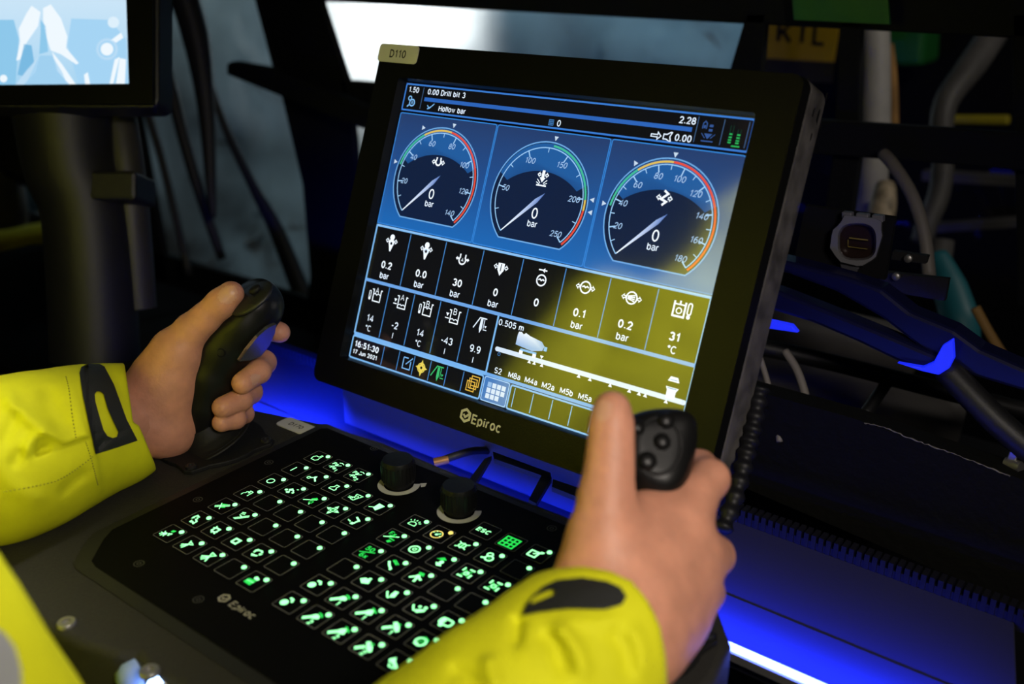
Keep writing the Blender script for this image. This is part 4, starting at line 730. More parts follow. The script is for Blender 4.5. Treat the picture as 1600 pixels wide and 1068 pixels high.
# ================================================================== JOYSTICKS
def joystick(base, label, grip_nodes, cuts, label_extra=None):
    base = np.asarray(base, float); j = thing('joystick', base, label, 'joystick', 'joysticks on the console wings')
    pl_ = []
    for i in range(48):
        a = 2 * math.pi * i / 48; r = .041 + .009 * max(0, math.cos(4 * (a - .6))) ** 3; pl_.append((r * math.cos(a), r * math.sin(a)))
    mb = MB(); mb.prism(pl_, base, z0=-.0014, z1=.0022); part('base_plate', mb, M_RUBBER, j, bevel=.0008)
    for i in range(4):
        a = .6 + i * math.pi / 2; mb = MB(); mb._lathe([(.0042, .0022), (.0042, .0036), (.0030, .0042), (.0016, .0042), (.0014, .003)], base + np.array([.0435 * math.cos(a), .0435 * math.sin(a), 0]), (0, 0, 1), 14, 0); part('screw', mb, M_BLACK, j)
    top = grip_nodes[0][0]; mb = MB(); prof = [(.033, .0), (.0325, .06), (.030, .10), (.030, .13), (.026, .20), (.0255, .24), (.022, .34), (.020, .5), (.018, .75), (.0165, 1.0)]
    pts = [base + np.array([0, 0, .002]) + (top - base) * t for r, t in prof]; mb.tube(pts, [r for r, t in prof], 28); part('rubber_boot', mb, M_RUBBER, j, smooth=True)
    def fn(P):
        d = chain(P, grip_nodes, .010)
        for (p, nrm, kk) in cuts: d = smax(d, (P - p) @ nrm, kk)
        return d
    lo, hi = box_of(grip_nodes, .030); sdf_part('grip', fn, lo, hi, .0016, M_GRIP, j); return j, fn
LJ = np.array([-.087, .097, 0.]); RJ = np.array([.293, .097, 0.])
gl = NS((314, 664, .768, 15), (318, 630, .764, 16.5), (328, 590, .760, 17.5), (350, 546, .758, 18.5), (378, 508, .757, 20), (398, 478, .757, 22))
jl, fjl = joystick(LJ, 'black left joystick with a blue lit side gripped by the left hand', gl, [(at(392, 468, .738), cvec(-.42, -.62, -.66), .006), (at(411, 528, .741), cvec(.72, .42, -.55), .003)])
def blob(name, px, py, dep, r3, ax, m, parent, h=.0012):
    c = at(px, py, dep); A_ = np.array([unit(a) for a in ax]); r3 = np.array(r3) * .001
    def fn(P): q = ((P - c) @ A_.T) / r3; l = np.sqrt((q * q).sum(1)); return (l - 1) * r3.min()
    return sdf_part(name, fn, c - r3.max() * 1.2, c + r3.max() * 1.2, h, m, parent)
nl = cvec(-.42, -.62, -.66); tl = unit(np.cross(nl, FZ)); bl = np.cross(nl, tl)
blob('thumb_pad', 393, 466, .739, (19, 15, 4.0), (tl, bl, nl), M_BLACK, jl)
mb = MB(); c = trace(fjl, 345, 551); mb._lathe([(.0034, -.003), (.0034, .0004), (.0026, .0006), (.0024, -.001)], c, cvec(-.1, .1, -1), 14, 0); part('screw_hole', mb, M_MATTE, jl)
drape_later = [(431, 506), (429, 520), (420, 540), (407, 556), (392, 562), (374, 564), (386, 546), (402, 526), (418, 512)]
for (x, y) in ((398, 452), (414, 464)): blob('button', x, y, .7345, (5, 4, 2.6), (tl, bl, nl), M_RUBBER, jl, .0009)
gr_ = NS((992, 925, .548, 15), (1000, 870, .541, 16), (1010, 800, .533, 17), (1022, 745, .528, 19), (1030, 712, .524, 24), (1034, 690, .522, 23))
def rbox_cuts():
    c = at(1030, 708, .520); return [(c + cvec(.12, -.35, -.93) * .0135, cvec(.12, -.35, -.93), .005), (c + cvec(.92, .2, -.2) * .0185, cvec(.92, .2, -.2), .012), (c + cvec(-.1, -.95, .2) * .0245, cvec(-.1, -.95, .2), .012)]
jr, fjr = joystick(RJ, 'black right joystick with round thumb buttons gripped by the right hand', gr_, rbox_cuts())
nr = cvec(.12, -.35, -.93); tr = unit(np.cross(nr, DY)); br = np.cross(nr, tr)
for (x, y, r) in ((1040, 657, 4.6), (1034, 690, 4.6), (1011, 720, 5.0), (995, 668, 4.2)):
    c = trace(fjr, x, y)
    if c is None: continue
    mb = MB(); mb._lathe([(r * .001, -.002), (r * .001, .0010), (r * .00075, .0024), (r * .0003, .0030), (.0001, .0031)], c, nr, 18, 0); part('button', mb, M_GRIP, jr, smooth='all')
mb = MB(); ring_ = [at(1028 + 33 * math.cos(a) * 1.05, 700 + 50 * math.sin(a), .52) for a in np.linspace(0, 2 * math.pi, 40, endpoint=False)]
rp = [trace(fjr, 1030 + 34 * math.cos(a), 696 + 44 * math.sin(a)) for a in np.linspace(0, 2 * math.pi, 40, endpoint=False)]
if all(p is not None for p in rp): mb.tube(rp + [rp[0]], .0012, 8); part('face_rim', mb, M_RUBBER, jr, smooth=True)

# ================================================================== PERSON
per = thing('person', (.10, -.25, -.22), 'seated operator in a hi-vis yellow jacket holding both joysticks', 'person')
# ---- left hand
lh_palm = [NS((140, 668, .735, 26), (200, 655, .745, 26), (240, 640, .756, 27), (262, 600, .764, 22)),
           NS((235, 632, .758, 24), (262, 590, .752, 25), (276, 560, .748, 20)),
           NS((240, 665, .756, 22), (262, 672, .756, 20), (272, 650, .762, 18)),
           NS((245, 620, .772, 18), (300, 545, .792, 14)), NS((250, 632, .776, 18), (305, 572, .800, 14)), NS((255, 645, .776, 17), (305, 600, .800, 13)), NS((262, 660, .772, 15), (305, 630, .796, 12))]
lh_thumb = NS((250, 612, .748, 21), (276, 548, .744, 16.5), (300, 516, .741, 12.6), (322, 496, .739, 10.9), (345, 474, .737, 10.6), (361, 459, .736, 9.6))
lh_f = [NS((300, 545, .792, 13), (360, 520, .806, 10.5), (412, 512, .800, 9.5), (437, 519, .786, 8.3)),
        NS((305, 572, .800, 13), (385, 556, .806, 10.5), (412, 566, .786, 9.6), (404, 580, .764, 9.2), (379, 598, .748, 8.4)),
        NS((305, 600, .800, 12), (372, 598, .802, 10), (391, 612, .780, 9.2), (376, 624, .760, 8.8), (348, 636, .746, 8.2)),
        NS((305, 630, .796, 11), (362, 636, .794, 8.6), (380, 646, .776, 8.0), (368, 654, .760, 7.6), (346, 660, .750, 7.2))]
def hand_fn(palm, thumb, fingers, kp_=.014):
    def fn(P):
        d = None
        for c in palm: e = chain(P, c, .006); d = e if d is None else smin(d, e, kp_)
        d = smin(d, chain(P, thumb, .005), .010); ff = None
        for c in fingers: e = chain(P, c, .003); ff = e if ff is None else smin(ff, e, .0018)
        return smin(d, ff, .008)
    return fn
f_lh = hand_fn(lh_palm, lh_thumb, lh_f)
# ---- right hand
rh_palm = [NS((900, 1040, .462, 25), (940, 985, .472, 26), (975, 920, .488, 25), (1000, 870, .500, 22)),
           NS((985, 950, .486, 23), (1040, 880, .506, 19)), NS((1005, 985, .486, 21), (1050, 940, .506, 17)), NS((1000, 1020, .482, 18), (1045, 985, .502, 15)),
           NS((990, 900, .496, 21), (1058, 815, .512, 15)), NS((1000, 930, .496, 20), (1080, 866, .513, 15)), NS((1005, 955, .496, 19), (1075, 918, .513, 14)), NS((1005, 985, .494, 18), (1055, 960, .511, 13)),
           NS((960, 850, .492, 18), (1010, 812, .506, 13), (1050, 812, .512, 12))]
rh_thumb = NS((935, 900, .482, 22), (942, 838, .484, 17), (948, 775, .486, 13.4), (952, 730, .488, 11.4), (954, 696, .489, 10.6), (955, 664, .490, 10.2), (956, 640, .491, 9.4))
rh_f = [NS((1058, 812, .512, 14), (1082, 778, .519, 12.5), (1108, 748, .529, 10.6), (1092, 730, .546, 9.6), (1052, 728, .556, 9)),
        NS((1080, 866, .513, 14), (1104, 868, .522, 12), (1116, 868, .532, 10.6), (1098, 850, .552, 9.6), (1050, 838, .560, 9)),
        NS((1075, 918, .513, 13), (1096, 924, .522, 11), (1102, 925, .532, 10), (1085, 905, .552, 9), (1045, 890, .560, 8.5)),
        NS((1055, 962, .511, 12), (1076, 972, .520, 10), (1080, 970, .530, 8.8), (1066, 950, .546, 8), (1035, 935, .556, 7.6))]
f_rh = hand_fn(rh_palm, rh_thumb, rh_f)
# ---- arms and trunk (hidden in the jacket), neck and head
LW, LE, LS = at(205, 652, .742), np.array([-.150, -.22, .05]), np.array([-.175, -.35, .32])
RW, RE, RS_ = at(925, 1000, .468), np.array([.222, -.182, -.067]), np.array([.130, -.35, .31])
TX, TY = -.005, -.34
HC = np.array([TX, -.35, .68])
def f_body(P):
    d = chain(P, [(LW, .026), (LE, .042), (LS, .052)], .02); d = smin(d, chain(P, [(RW, .026), (RE, .042), (RS_, .052)], .02), .01)
    d = smin(d, chain(P, [(np.array([TX - .1, TY - .01, .31]), .055), (np.array([TX + .1, TY - .01, .31]), .055)]), .03)
    d = smin(d, chain(P, [(np.array([TX, TY - .02, .28]), .08), (np.array([TX, TY - .01, .0]), .085), (np.array([TX, TY - .01, -.16]), .09)]), .05)
    d = smin(d, chain(P, [(np.array([TX, TY - .01, .36]), .058), (np.array([TX, -.36, .60]), .055)]), .03)
    h = np.sqrt((((P - HC) / np.array([.075, .095, .115])) ** 2).sum(1)) * .085 - .085; d = smin(d, h, .02)
    d = smin(d, chain(P, [(HC + [0, .085, .0], .010), (HC + [0, .106, -.028], .014)]), .012)            # nose
    d = smin(d, cone(P, HC + np.array([0, .068, -.085]), HC + np.array([0, .075, -.09]), .028, .024), .02)  # chin
    for s_ in (-1, 1):
        d = smin(d, cone(P, HC + np.array([s_ * .078, -.005, -.02]), HC + np.array([s_ * .080, -.010, .02]), .010, .014), .006)
        d = smax(d, -(np.sqrt(((P - (HC + np.array([s_ * .032, .098, .008]))) ** 2).sum(1)) - .014), .010); d = smin(d, np.sqrt(((P - (HC + np.array([s_ * .032, .078, .008]))) ** 2).sum(1)) - .013, .002)
    return smax(d, -cone(P, HC + np.array([-.02, .099, -.058]), HC + np.array([.02, .099, -.058]), .004, .004), .004)
Vs, Fs, Mi = [], [], []
nails = [(trace(f_lh, 356, 459), at(322, 496, .739), at(361, 459, .736), 6.6, 7.6), (trace(f_lh, 399, 592), at(404, 580, .764), at(379, 598, .748), 4.2, 5.0), (trace(f_rh, 942, 640), at(954, 696, .489), at(956, 640, .491), 4.5, 6)]
def push(fn, lo, hi, h, dig=False):
    V, Fc = surf_nets(fn, lo, hi, h); o = sum(len(v) for v in Vs); mi = np.zeros(len(Fc), int)
    if dig:
        ce = V[Fc].mean(1)
        for c, a, b, rw, rl in nails:
            if c is None: continue
            ax_ = unit(b - a); q = ce - c; al = q @ ax_; pe = np.sqrt(np.maximum((q * q).sum(1) - al ** 2, 0)); mi[(al / (rl * .001)) ** 2 + (pe / (rw * .001)) ** 2 < 1] = 1
    Vs.append(V); Fs.append(Fc + o); Mi.append(mi)
alln = [q for c in lh_palm + lh_f + [lh_thumb] for q in c]; lo, hi = box_of(alln, .03); push(f_lh, lo, hi, .0016, True)
alln = [q for c in rh_palm + rh_f + [rh_thumb] for q in c]; lo, hi = box_of(alln, .03); push(f_rh, lo, hi, .0015, True)
push(f_body, (-.34, -.48, -.30), (.42, .10, .82), .008)
mb = MB(); mb.v = [tuple(v) for v in np.concatenate(Vs)]; mb.f = [tuple(int(i) for i in q) for q in np.concatenate(Fs)]; mb.m = [int(i) for i in np.concatenate(Mi)]; mb.c = [(0, 0, 0)] * len(mb.v)
body = part('body', mb, [M_SKIN, M_NAIL], per, smooth='all')
def f_hair(P):
    h = np.sqrt((((P - HC - np.array([0, -.006, .008])) / np.array([.081, .100, .118])) ** 2).sum(1)) * .088 - .088
    return smax(smax(h, -(np.sqrt((((P - HC) / np.array([.074, .094, .113])) ** 2).sum(1)) * .085 - .085), .002), -((P - HC) @ unit([0, -.75, .66]) + .012), .006)
sdf_part('hair', f_hair, HC - .14, HC + .14, .005, mat('brown_hair', (.05, .03, .018), .6, bump=.6, bscale=300), per)
# ---- jacket
rng = np.random.RandomState(11); WV = [(unit(rng.randn(3)) * rng.uniform(45, 130), rng.rand() * 6.28, rng.uniform(.4, 1.0)) for _ in range(14)]
def wrinkle(P, amp):
    s_ = 0
    for k_, c, a in WV: s_ = s_ + a * np.sin(P @ k_ + c)
    return amp * s_ / 4
ls_out = NS((218, 646, .728, 35), (178, 664, .716, 37), (150, 672, .708, 38), (110, 684, .692, 42), (60, 700, .672, 46), (0, 722, .655, 49)) + [(np.array([-.118, -.11, .058]), .054), (LE + [0, 0, .02], .060), (LS, .075)]
ls_in = NS((255, 630, .737, 31), (218, 646, .728, 30.5), (165, 668, .712, 30))
def proj(P):
    q = (P - CAM) @ BT; return np.stack([800 + F_PX * q[:, 0] / q[:, 2], 534 + F_PX * q[:, 1] / q[:, 2]], 1), q[:, 2]
def sdist(xy, line):   # signed pixel distance to a polyline (+ = right of travel, image y down)
    best = np.full(len(xy), 1e9); sg_ = np.ones(len(xy)); tt = np.zeros(len(xy)); n_ = len(line) - 1
    for i in range(n_):
        a, b = np.array(line[i], float), np.array(line[i + 1], float); e = b - a; t = np.clip(((xy - a) @ e) / (e @ e), 0, 1); q = xy - a - t[:, None] * e; d = np.sqrt((q * q).sum(1)); m = d < best
        best = np.where(m, d, best); sg_ = np.where(m, np.sign(e[0] * q[:, 1] - e[1] * q[:, 0]), sg_); tt = np.where(m, (i + t) / n_, tt)
    return best, sg_, tt
# folds: (polyline, kind, amplitude mm, width px); 'r' ridge, 'c' crease, 's' step raised on the left of travel
def folds(P, xy, L, base):
    o_all = np.zeros(len(P)); near = np.abs(base) < .014
    if not near.any(): return o_all
    xy = xy[near]; o_ = np.zeros(len(xy))
    for line, kind, amp, w in L:
        d, sg_, t = sdist(xy, line); fade = np.clip(np.minimum(t, 1 - t) * 5 + .15, 0, 1) if kind != 's' else np.clip(np.minimum(t, 1 - t) * 8 + .25, 0, 1); amp = amp * .001
        if kind == 'r': o_ += amp * fade * np.exp(-(d / w) ** 2)
        elif kind == 'c': o_ -= amp * fade * np.exp(-(d / w) ** 2)
        else: o_ += amp * fade * np.where(sg_ < 0, np.exp(-(d / w) ** 1.5), np.exp(-(d / 2.5) ** 2))
    o_all[near] = o_; return o_all
LF = [([(8, 612), (22, 636), (60, 664), (101, 693)], 'r', 4.5, 12), ([(70, 600), (82, 640), (104, 672)], 'c', 3.5, 16), ([(60, 672), (100, 692), (142, 678)], 's', 3.0, 16),
      ([(42, 716), (44, 694), (56, 680), (74, 676)], 'r', 4.0, 8), ([(52, 712), (66, 702), (80, 697)], 'c', 4.0, 6), ([(18, 732), (34, 700)], 'c', 2.5, 9), ([(0, 700), (20, 660), (30, 640)], 'c', 2.5, 10),
      ([(158, 762), (150, 715), (141, 665), (134, 620), (130, 580)], 's', 1.6, 22), ([(90, 775), (115, 750), (140, 735)], 'c', 2.0, 10), ([(110, 600), (122, 640), (128, 672)], 'r', 1.2, 9), ([(200, 668), (160, 690), (150, 705)], 'c', 1.0, 5), ([(-20, 690), (20, 760), (70, 790)], 'r', 2.5, 16)]
CL = [(186, 520), (195, 573), (204, 630), (208, 660), (217, 664), (228, 690), (241, 722), (256, 770)]
cuffL = (at(212, 640, .726), unit(at(218, 646, .728) - at(150, 672, .708)))
def f_ls(P):
    d = chain(P, ls_out, .02) + wrinkle(P, .0010); xy, dep = proj(P); d = d - folds(P, xy, LF, d)
    cx = np.interp(xy[:, 1], [q[1] for q in CL], [q[0] for q in CL]); d = smax(d, (xy[:, 0] - cx) * dep / F_PX, .0015); return smax(d, -chain(P, ls_in, .01), .0015)
rs_out = NS((956, 984, .474, 35.5), (920, 1014, .468, 36.5), (885, 1046, .462, 37.5), (832, 1098, .448, 37.5), (760, 1150, .436, 40.5), (660, 1240, .424, 43.5)) + [((RE + at(660, 1240, .424)) / 2, .049), (RE, .058), (RS_, .070)]
rs_in = NS((990, 952, .480, 33), (956, 984, .474, 31.5), (905, 1022, .466, 31))
RF = [([(862, 972), (885, 990), (905, 1020), (918, 1068)], 'r', 5.0, 13), ([(845, 985), (868, 1010), (885, 1060)], 'c', 4.0, 12), ([(812, 962), (808, 985), (806, 1015)], 'c', 5.0, 9), ([(762, 1020), (766, 1045), (780, 1080)], 'r', 4.5, 13), ([(700, 1045), (730, 1056), (742, 1080)], 'c', 3.5, 14),
      ([(950, 985), (975, 1010), (985, 1060)], 'c', 3.0, 14), ([(985, 975), (1002, 1010), (1006, 1060)], 'r', 2.5, 12), ([(880, 966), (930, 972), (970, 966)], 'r', 2.0, 9)]
CR = [(770, 900), (822, 892), (850, 889), (870, 887), (910, 884), (950, 890), (990, 905), (1016, 938), (1033, 980), (1041, 1030), (1043, 1068), (1040, 1140)]
def f_rs(P):
    d = chain(P, rs_out, .02) + wrinkle(P, .0010); xy, dep = proj(P); d = d - folds(P, xy, RF, d)
    e, sg_, t = sdist(xy, CR); d = smax(d, -e * sg_ * dep / F_PX, .003); return smax(d, -chain(P, rs_in, .01), .0015)
def f_torso(P):
    Q = (P - np.array([TX, TY, 0])) / np.array([1.25, 1, 1])
    d = chain(Q, [(np.array([0, -.01, .33]), .105), (np.array([0, .0, .14]), .122), (np.array([0, .005, -.06]), .124), (np.array([0, 0, -.24]), .125)], .05)
    d = smin(d, chain(P, [(LS + [.02, 0, .0], .072), (RS_ + [-.02, 0, .01], .072)], .02), .05)
    d = smin(d, chain(P, [(LS, .076), (LE + [0, 0, .04], .064)]), .02); d = smin(d, chain(P, [(RS_ + [-.02, 0, 0], .078), ((RS_ + RE) / 2 + [-.036, .030, .019], .068), (RE + [0, 0, .0], .056)]), .02)
    d = smin(d, chain(P, [(np.array([TX, TY, .40]), .078), (np.array([TX, TY + .005, .49]), .078)]), .03)
    d = smax(d, -chain(P, [(np.array([TX, TY + .005, .47]), .062), (np.array([TX, TY + .01, .58]), .070)]), .004)
    d = smax(d, -(P[:, 2] + .24), .01); return d + wrinkle(P, .003)
Vs, Fs, Mi = [], [], []
lo, hi = box_of([q for q in ls_out[:8]], .064); push(f_ls, lo, hi, .0018)
lo, hi = box_of([q for q in rs_out[:8]], .06); push(f_rs, lo, hi, .0020)
push(f_torso, (-.36, -.52, -.28), (.36, -.08, .60), .006)
mb = MB(); mb.v = [tuple(v) for v in np.concatenate(Vs)]; mb.f = [tuple(int(i) for i in q) for q in np.concatenate(Fs)]; mb.m = [0] * len(mb.f); mb.c = [(0, 0, 0)] * len(mb.v)
jk = part('jacket', mb, M_HIVIS, per, smooth='all'); jk['label'] = 'bright hi-vis yellow work jacket with black cuff straps'
# decals that follow the cloth: sample a pixel polygon, drop it on the sleeve, give it thickness
def drape(name, fn, poly, holes, m, lift, step, parent, t=.0011):
    import mathutils.geometry as mg
    def dens(pl_):
        out = []
        for i in range(len(pl_)):
            a, b = np.array(pl_[i], float), np.array(pl_[(i + 1) % len(pl_)], float); k_ = max(1, int(vlen(b - a) / step)); out += [tuple(a + (b - a) * q / k_) for q in range(k_)]
        return out
    loops = [dens(poly)] + [dens(h_) for h_ in holes]
    def inside(p, L):
        r = False
        for i in range(len(L)):
            (x0, y0), (x1, y1) = L[i], L[i - 1]
            if (y0 > p[1]) != (y1 > p[1]) and p[0] < (x1 - x0) * (p[1] - y0) / (y1 - y0) + x0: r = not r
        return r
    xs = [p[0] for p in poly]; ys = [p[1] for p in poly]; pts = [p for L in loops for p in L]; nb = len(pts); edges = []; o = 0
    for L in loops: edges += [(o + i, o + (i + 1) % len(L)) for i in range(len(L))]; o += len(L)
    bp = np.array(pts)
    for x in np.arange(min(xs), max(xs), step):
        for y in np.arange(min(ys), max(ys), step):
            if inside((x, y), loops[0]) and not any(inside((x, y), L) for L in loops[1:]) and ((bp - (x, y)) ** 2).sum(1).min() > (step * .55) ** 2: pts.append((x, y))
    v2, _, f2, *_r = mg.delaunay_2d_cdt([Vector(p) for p in pts], edges, [], 0, 1e-4)
    keep = [f_ for f_ in f2 if (lambda c: inside(c, loops[0]) and not any(inside(c, L) for L in loops[1:]))((sum(v2[i].x for i in f_) / len(f_), sum(v2[i].y for i in f_) / len(f_)))]
    P3 = []
    last = None
    for v in v2:
        q = trace(fn, v.x, v.y); last = q if q is not None else last; P3.append(q)
    good = [p for p in P3 if p is not None]; md_ = np.median([(p - CAM) @ FZ for p in good]) if good else .6
    P3 = [p if p is not None else at(v.x, v.y, md_) for p, v in zip(P3, v2)]
    toward = lambda p: unit(CAM - p); n_ = len(P3); mb_ = MB(); up_ = [p + toward(p) * (lift + t) for p in P3]; dn = [p + toward(p) * (lift - .001) for p in P3]
    fs_ = [tuple(f_) for f_ in keep] + [tuple(n_ + i for i in f_[::-1]) for f_ in keep]; ed = {}
    for f_ in keep:
        for i in range(len(f_)):
            e = (f_[i], f_[(i + 1) % len(f_)]); ed[e] = 1
    fs_ += [(b, a, n_ + a, n_ + b) for (a, b) in ed if (b, a) not in ed]
    mb_.add(up_ + dn, fs_); return part(name, mb_, m, parent)
def ell(c, rx, ry, rot, n_=20):
    ca, sa = math.cos(math.radians(rot)), math.sin(math.radians(rot)); return [(c[0] + rx * math.cos(t) * ca - ry * math.sin(t) * sa, c[1] + rx * math.cos(t) * sa + ry * math.sin(t) * ca) for t in np.linspace(0, 2 * math.pi, n_, endpoint=False)]
slotL = [(148, 616), (151, 611), (157, 611), (162, 615), (169, 640), (180, 664), (185, 674), (183, 682), (176, 684), (168, 681), (162, 672), (154, 645), (149, 627)]
drape('cuff_strap', f_ls, [(124, 582), (127, 573), (136, 568), (155, 568), (163, 572), (178, 600), (198, 655), (215, 688), (182, 699), (150, 709), (140, 665), (130, 620)], [slotL], M_STRAP, .0016, 5, jk)['label'] = 'black rubber cuff strap with a long slot on the left sleeve'
drape('cuff_strap', f_rs, [(816, 961), (822, 945), (831, 932), (848, 916), (870, 905), (909, 901), (948, 907), (970, 917), (979, 931), (972, 944), (948, 951), (889, 950), (845, 955)], [[(828, 938), (840, 929), (862, 920), (869, 922), (866, 928), (846, 936), (832, 942)]], M_STRAP, .0022, 7, jk)['label'] = 'black rounded cuff strap on the right sleeve'
drape('reflective_tape', f_torso, [(-60, 975), (-20, 972), (8, 990), (24, 1012), (33, 1045), (36, 1100), (-60, 1100)], [], M_TAPE, .003, 14, jk)
def stitch(fn, pts, parent):
    p = smooth_path([(x, y, 0) for x, y in pts], 14); hits = [trace(fn, q[0], q[1]) for q in p]; mb_ = MB()
    for i in range(0, len(hits) - 1, 2):
        a, b = hits[i], hits[i + 1]
        if a is None or b is None or vlen(b - a) > .02: continue
        o_ = unit(CAM - a) * .0003; mb_.tube([a + o_, a + (b - a) * .8 + o_], .00038, 5)
    if mb_.v: part('stitching', mb_, M_STITCH, parent)
stitch(f_ls, [(103, 588), (108, 610), (113, 650), (119, 685)], jk); stitch(f_ls, [(134, 690), (142, 715), (149, 742), (153, 758)], jk); stitch(f_ls, [(5, 768), (50, 760), (90, 750), (120, 732), (146, 712)], jk)

fn_ = cvec(.72, .42, -.55); fp = at(411, 528, .741) + fn_ * .0004; fx = unit(np.cross(fn_, (0, 0, 1))); fy = np.cross(fn_, fx); mb = MB()
mb.prism([((q - fp) @ fx, (q - fp) @ fy) for q in (onp(x, y, fn_, fn_ @ fp) for x, y in drape_later)], fp, fx, fy, fn_, -.003, .0004); part('side_plate', mb, mat('glossy_side_plate', (.45, .45, .48), .16, metal=.9), jl)['label'] = 'glossy side plate mirroring the blue light'
# ================================================================== RIGHT OF THE MONITOR (inside the cab)
YS = .46
us = thing('usb_socket', py_(1340, 415, YS), 'usb socket with clear hinged lid on a black plate', 'socket')
mb = MB(); slab(mb, [(1258, 321), (1398, 340), (1382, 437), (1240, 411)], YS + .004, .006); part('mounting_plate', mb, M_MATTE, us)
lid = [(1315, 334), (1380, 341), (1377, 352), (1380, 367), (1369, 404), (1345, 418), (1311, 410), (1295, 388), (1299, 359), (1313, 347)]
inn = [(1312 + 27 + 27 * math.copysign(abs(math.cos(t)) ** .7, math.cos(t)), 377.5 + 26 * math.copysign(abs(math.sin(t)) ** .7, math.sin(t))) for t in np.linspace(0, 2 * math.pi, 28, endpoint=False)]
mb = MB(); slab(mb, inn, YS - .001, .004); part('socket_face', mb, mat('brown_plastic', (.035, .018, .012), .4), us)
w_ = lambda x, y, Y: py_(x, y, Y)
mb = MB(); O_ = []
for t in np.linspace(0, 2 * math.pi, 28, endpoint=False):   # lid ring: outer contour sampled by angle
    d_ = np.array([math.cos(t), math.sin(t)]); best = 60
    for i in range(len(lid)):
        a_, b_ = np.array(lid[i]) - (1339, 377), np.array(lid[i - 1]) - (1339, 377); e_ = b_ - a_; den = d_[0] * e_[1] - d_[1] * e_[0]
        if abs(den) < 1e-9: continue
        s_ = (a_[0] * e_[1] - a_[1] * e_[0]) / den; u_ = (a_[0] * d_[1] - a_[1] * d_[0]) / den
        if s_ > 0 and 0 <= u_ <= 1: best = min(best, s_)
    O_.append((1339 + d_[0] * best, 377 + d_[1] * best))
n = 28; lay = [[w_(*p, YS - .003) for p in O_], [w_(*p, YS - .009) for p in [(1339 + (x - 1339) * .96, 377 + (y - 377) * .96) for x, y in O_]], [w_(*p, YS - .009) for p in [(1339 + (x - 1339) * 1.12, 377 + (y - 377) * 1.12) for x, y in inn]], [w_(*p, YS - .003) for p in inn]]
mb.add([p for L in lay for p in L], [(l * n + i, l * n + (i + 1) % n, (l + 1) * n + (i + 1) % n, (l + 1) * n + i) for l in range(3) for i in range(n)]); part('lid_frame', mb, mat('cloudy_plastic', (.16, .16, .17), .25, spec=.7, coat=.5), us, smooth=True)
mb = MB(); slab(mb, inn, YS - .006, .001); part('lid_window', mb, M_CLEAR, us)
for a_, b_ in ((1315, 1330), (1337, 1356), (1362, 1379)):
    mb = MB(); slab(mb, [(a_, 331 + (a_ - 1315) * .1), (b_, 331 + (b_ - 1315) * .1), (b_, 341 + (b_ - 1315) * .1), (a_, 341 + (a_ - 1315) * .1)], YS - .006, .006); part('hinge', mb, mat('hinge_plastic', (.12, .12, .15), .35) if 'hinge_plastic' not in bpy.data.materials else bpy.data.materials['hinge_plastic'], us, bevel=.0006)
mb = MB(); slab(mb, [(1312, 411), (1342, 418), (1337, 427), (1328, 431), (1316, 428)], YS - .004, .003); part('lid_tab', mb, mat('tab_plastic', (.06, .06, .07), .3), us, bevel=.0006)
mb = MB(); q = [w_(*p, YS - .0045) for p in ((1327, 371.5), (1356, 375), (1355, 389), (1325, 385), (1325, 374))]; mb.tube([q[0], q[1]], .00055, 6); mb.tube([q[2], q[3], q[4]], .0003, 6); part('port', mb, mat('brass', (.75, .60, .12), .35, metal=.5), us)
# bolted bracket next to the socket
br = thing('bolted_bracket', py_(1430, 450, .50), 'small dark bracket with two bolts right of the usb socket', 'bracket')
mb = MB(); slab(mb, [(1376, 424), (1482, 436), (1476, 470), (1370, 452)], .50, .006); part('plate', mb, M_BLACK, br)
for x, y in ((1401, 431), (1420, 403)):
    mb = MB(); mb._lathe([(.0032, 0), (.0032, .003), (.0016, .004)], py_(x, y, .498), (0, -1, 0), 12, 0); part('bolt', mb, M_STEEL, br, smooth=True)
mb = MB(); slab(mb, [(1395, 392), (1450, 400), (1446, 412), (1392, 405)], .50, .006); part('plate', mb, M_BLACK, br)
mb = MB(); tubepx(mb, [(1380, 240, .99), (1396, 258, .975), (1425, 305, .955), (1444, 365, .945), (1452, 432, .94)], .0062, 14); tag(part('power_cable', mb, M_CABLE, smooth='all'), 'thick grey cable curving down beside the usb socket', 'cable')
# blue lit bars
gb = thing('grab_bar', py_(1420, 500, .43), 'dark curved double bar catching blue light right of the monitor', 'grab bar')
mb = MB(); slab(mb, [(1200, 402), (1239, 411), (1325, 434), (1377, 452), (1422, 488), (1490, 516), (1531, 546), (1600, 576), (1680, 610), (1680, 650), (1600, 612), (1520, 588), (1445, 550), (1377, 497), (1306, 456), (1231, 428), (1195, 420)], .43, .022); part('upper_bar', mb, M_DBLUE, gb, bevel=.003)
mb = MB(); slab(mb, [(1190, 446), (1224, 458), (1280, 480), (1392, 526), (1448, 550), (1478, 562), (1456, 583), (1400, 564), (1340, 535), (1270, 505), (1190, 480)], .425, .018); part('lower_bar', mb, M_DBLUE, gb, bevel=.003)
mb = MB(); slab(mb, [(1400, 567), (1440, 574), (1458, 566), (1472, 540), (1488, 530), (1490, 560), (1482, 576), (1466, 586), (1440, 580)], .418, .006); part('blue_glow_piece', mb, mat('blue_glow_plastic', (.05, .05, .3), .3, emit=(.004, .02, 1.0), estr=.85), gb, bevel=.001)  # bracket given its own glow in place of blue LED light on it
mb = MB(); slab(mb, [(1190, 498), (1236, 508), (1246, 520), (1190, 512)], .42, .006); part('blue_glow_piece', mb, bpy.data.materials['blue_glow_plastic'], gb, bevel=.001)  # clip glows the same way, no lamp here
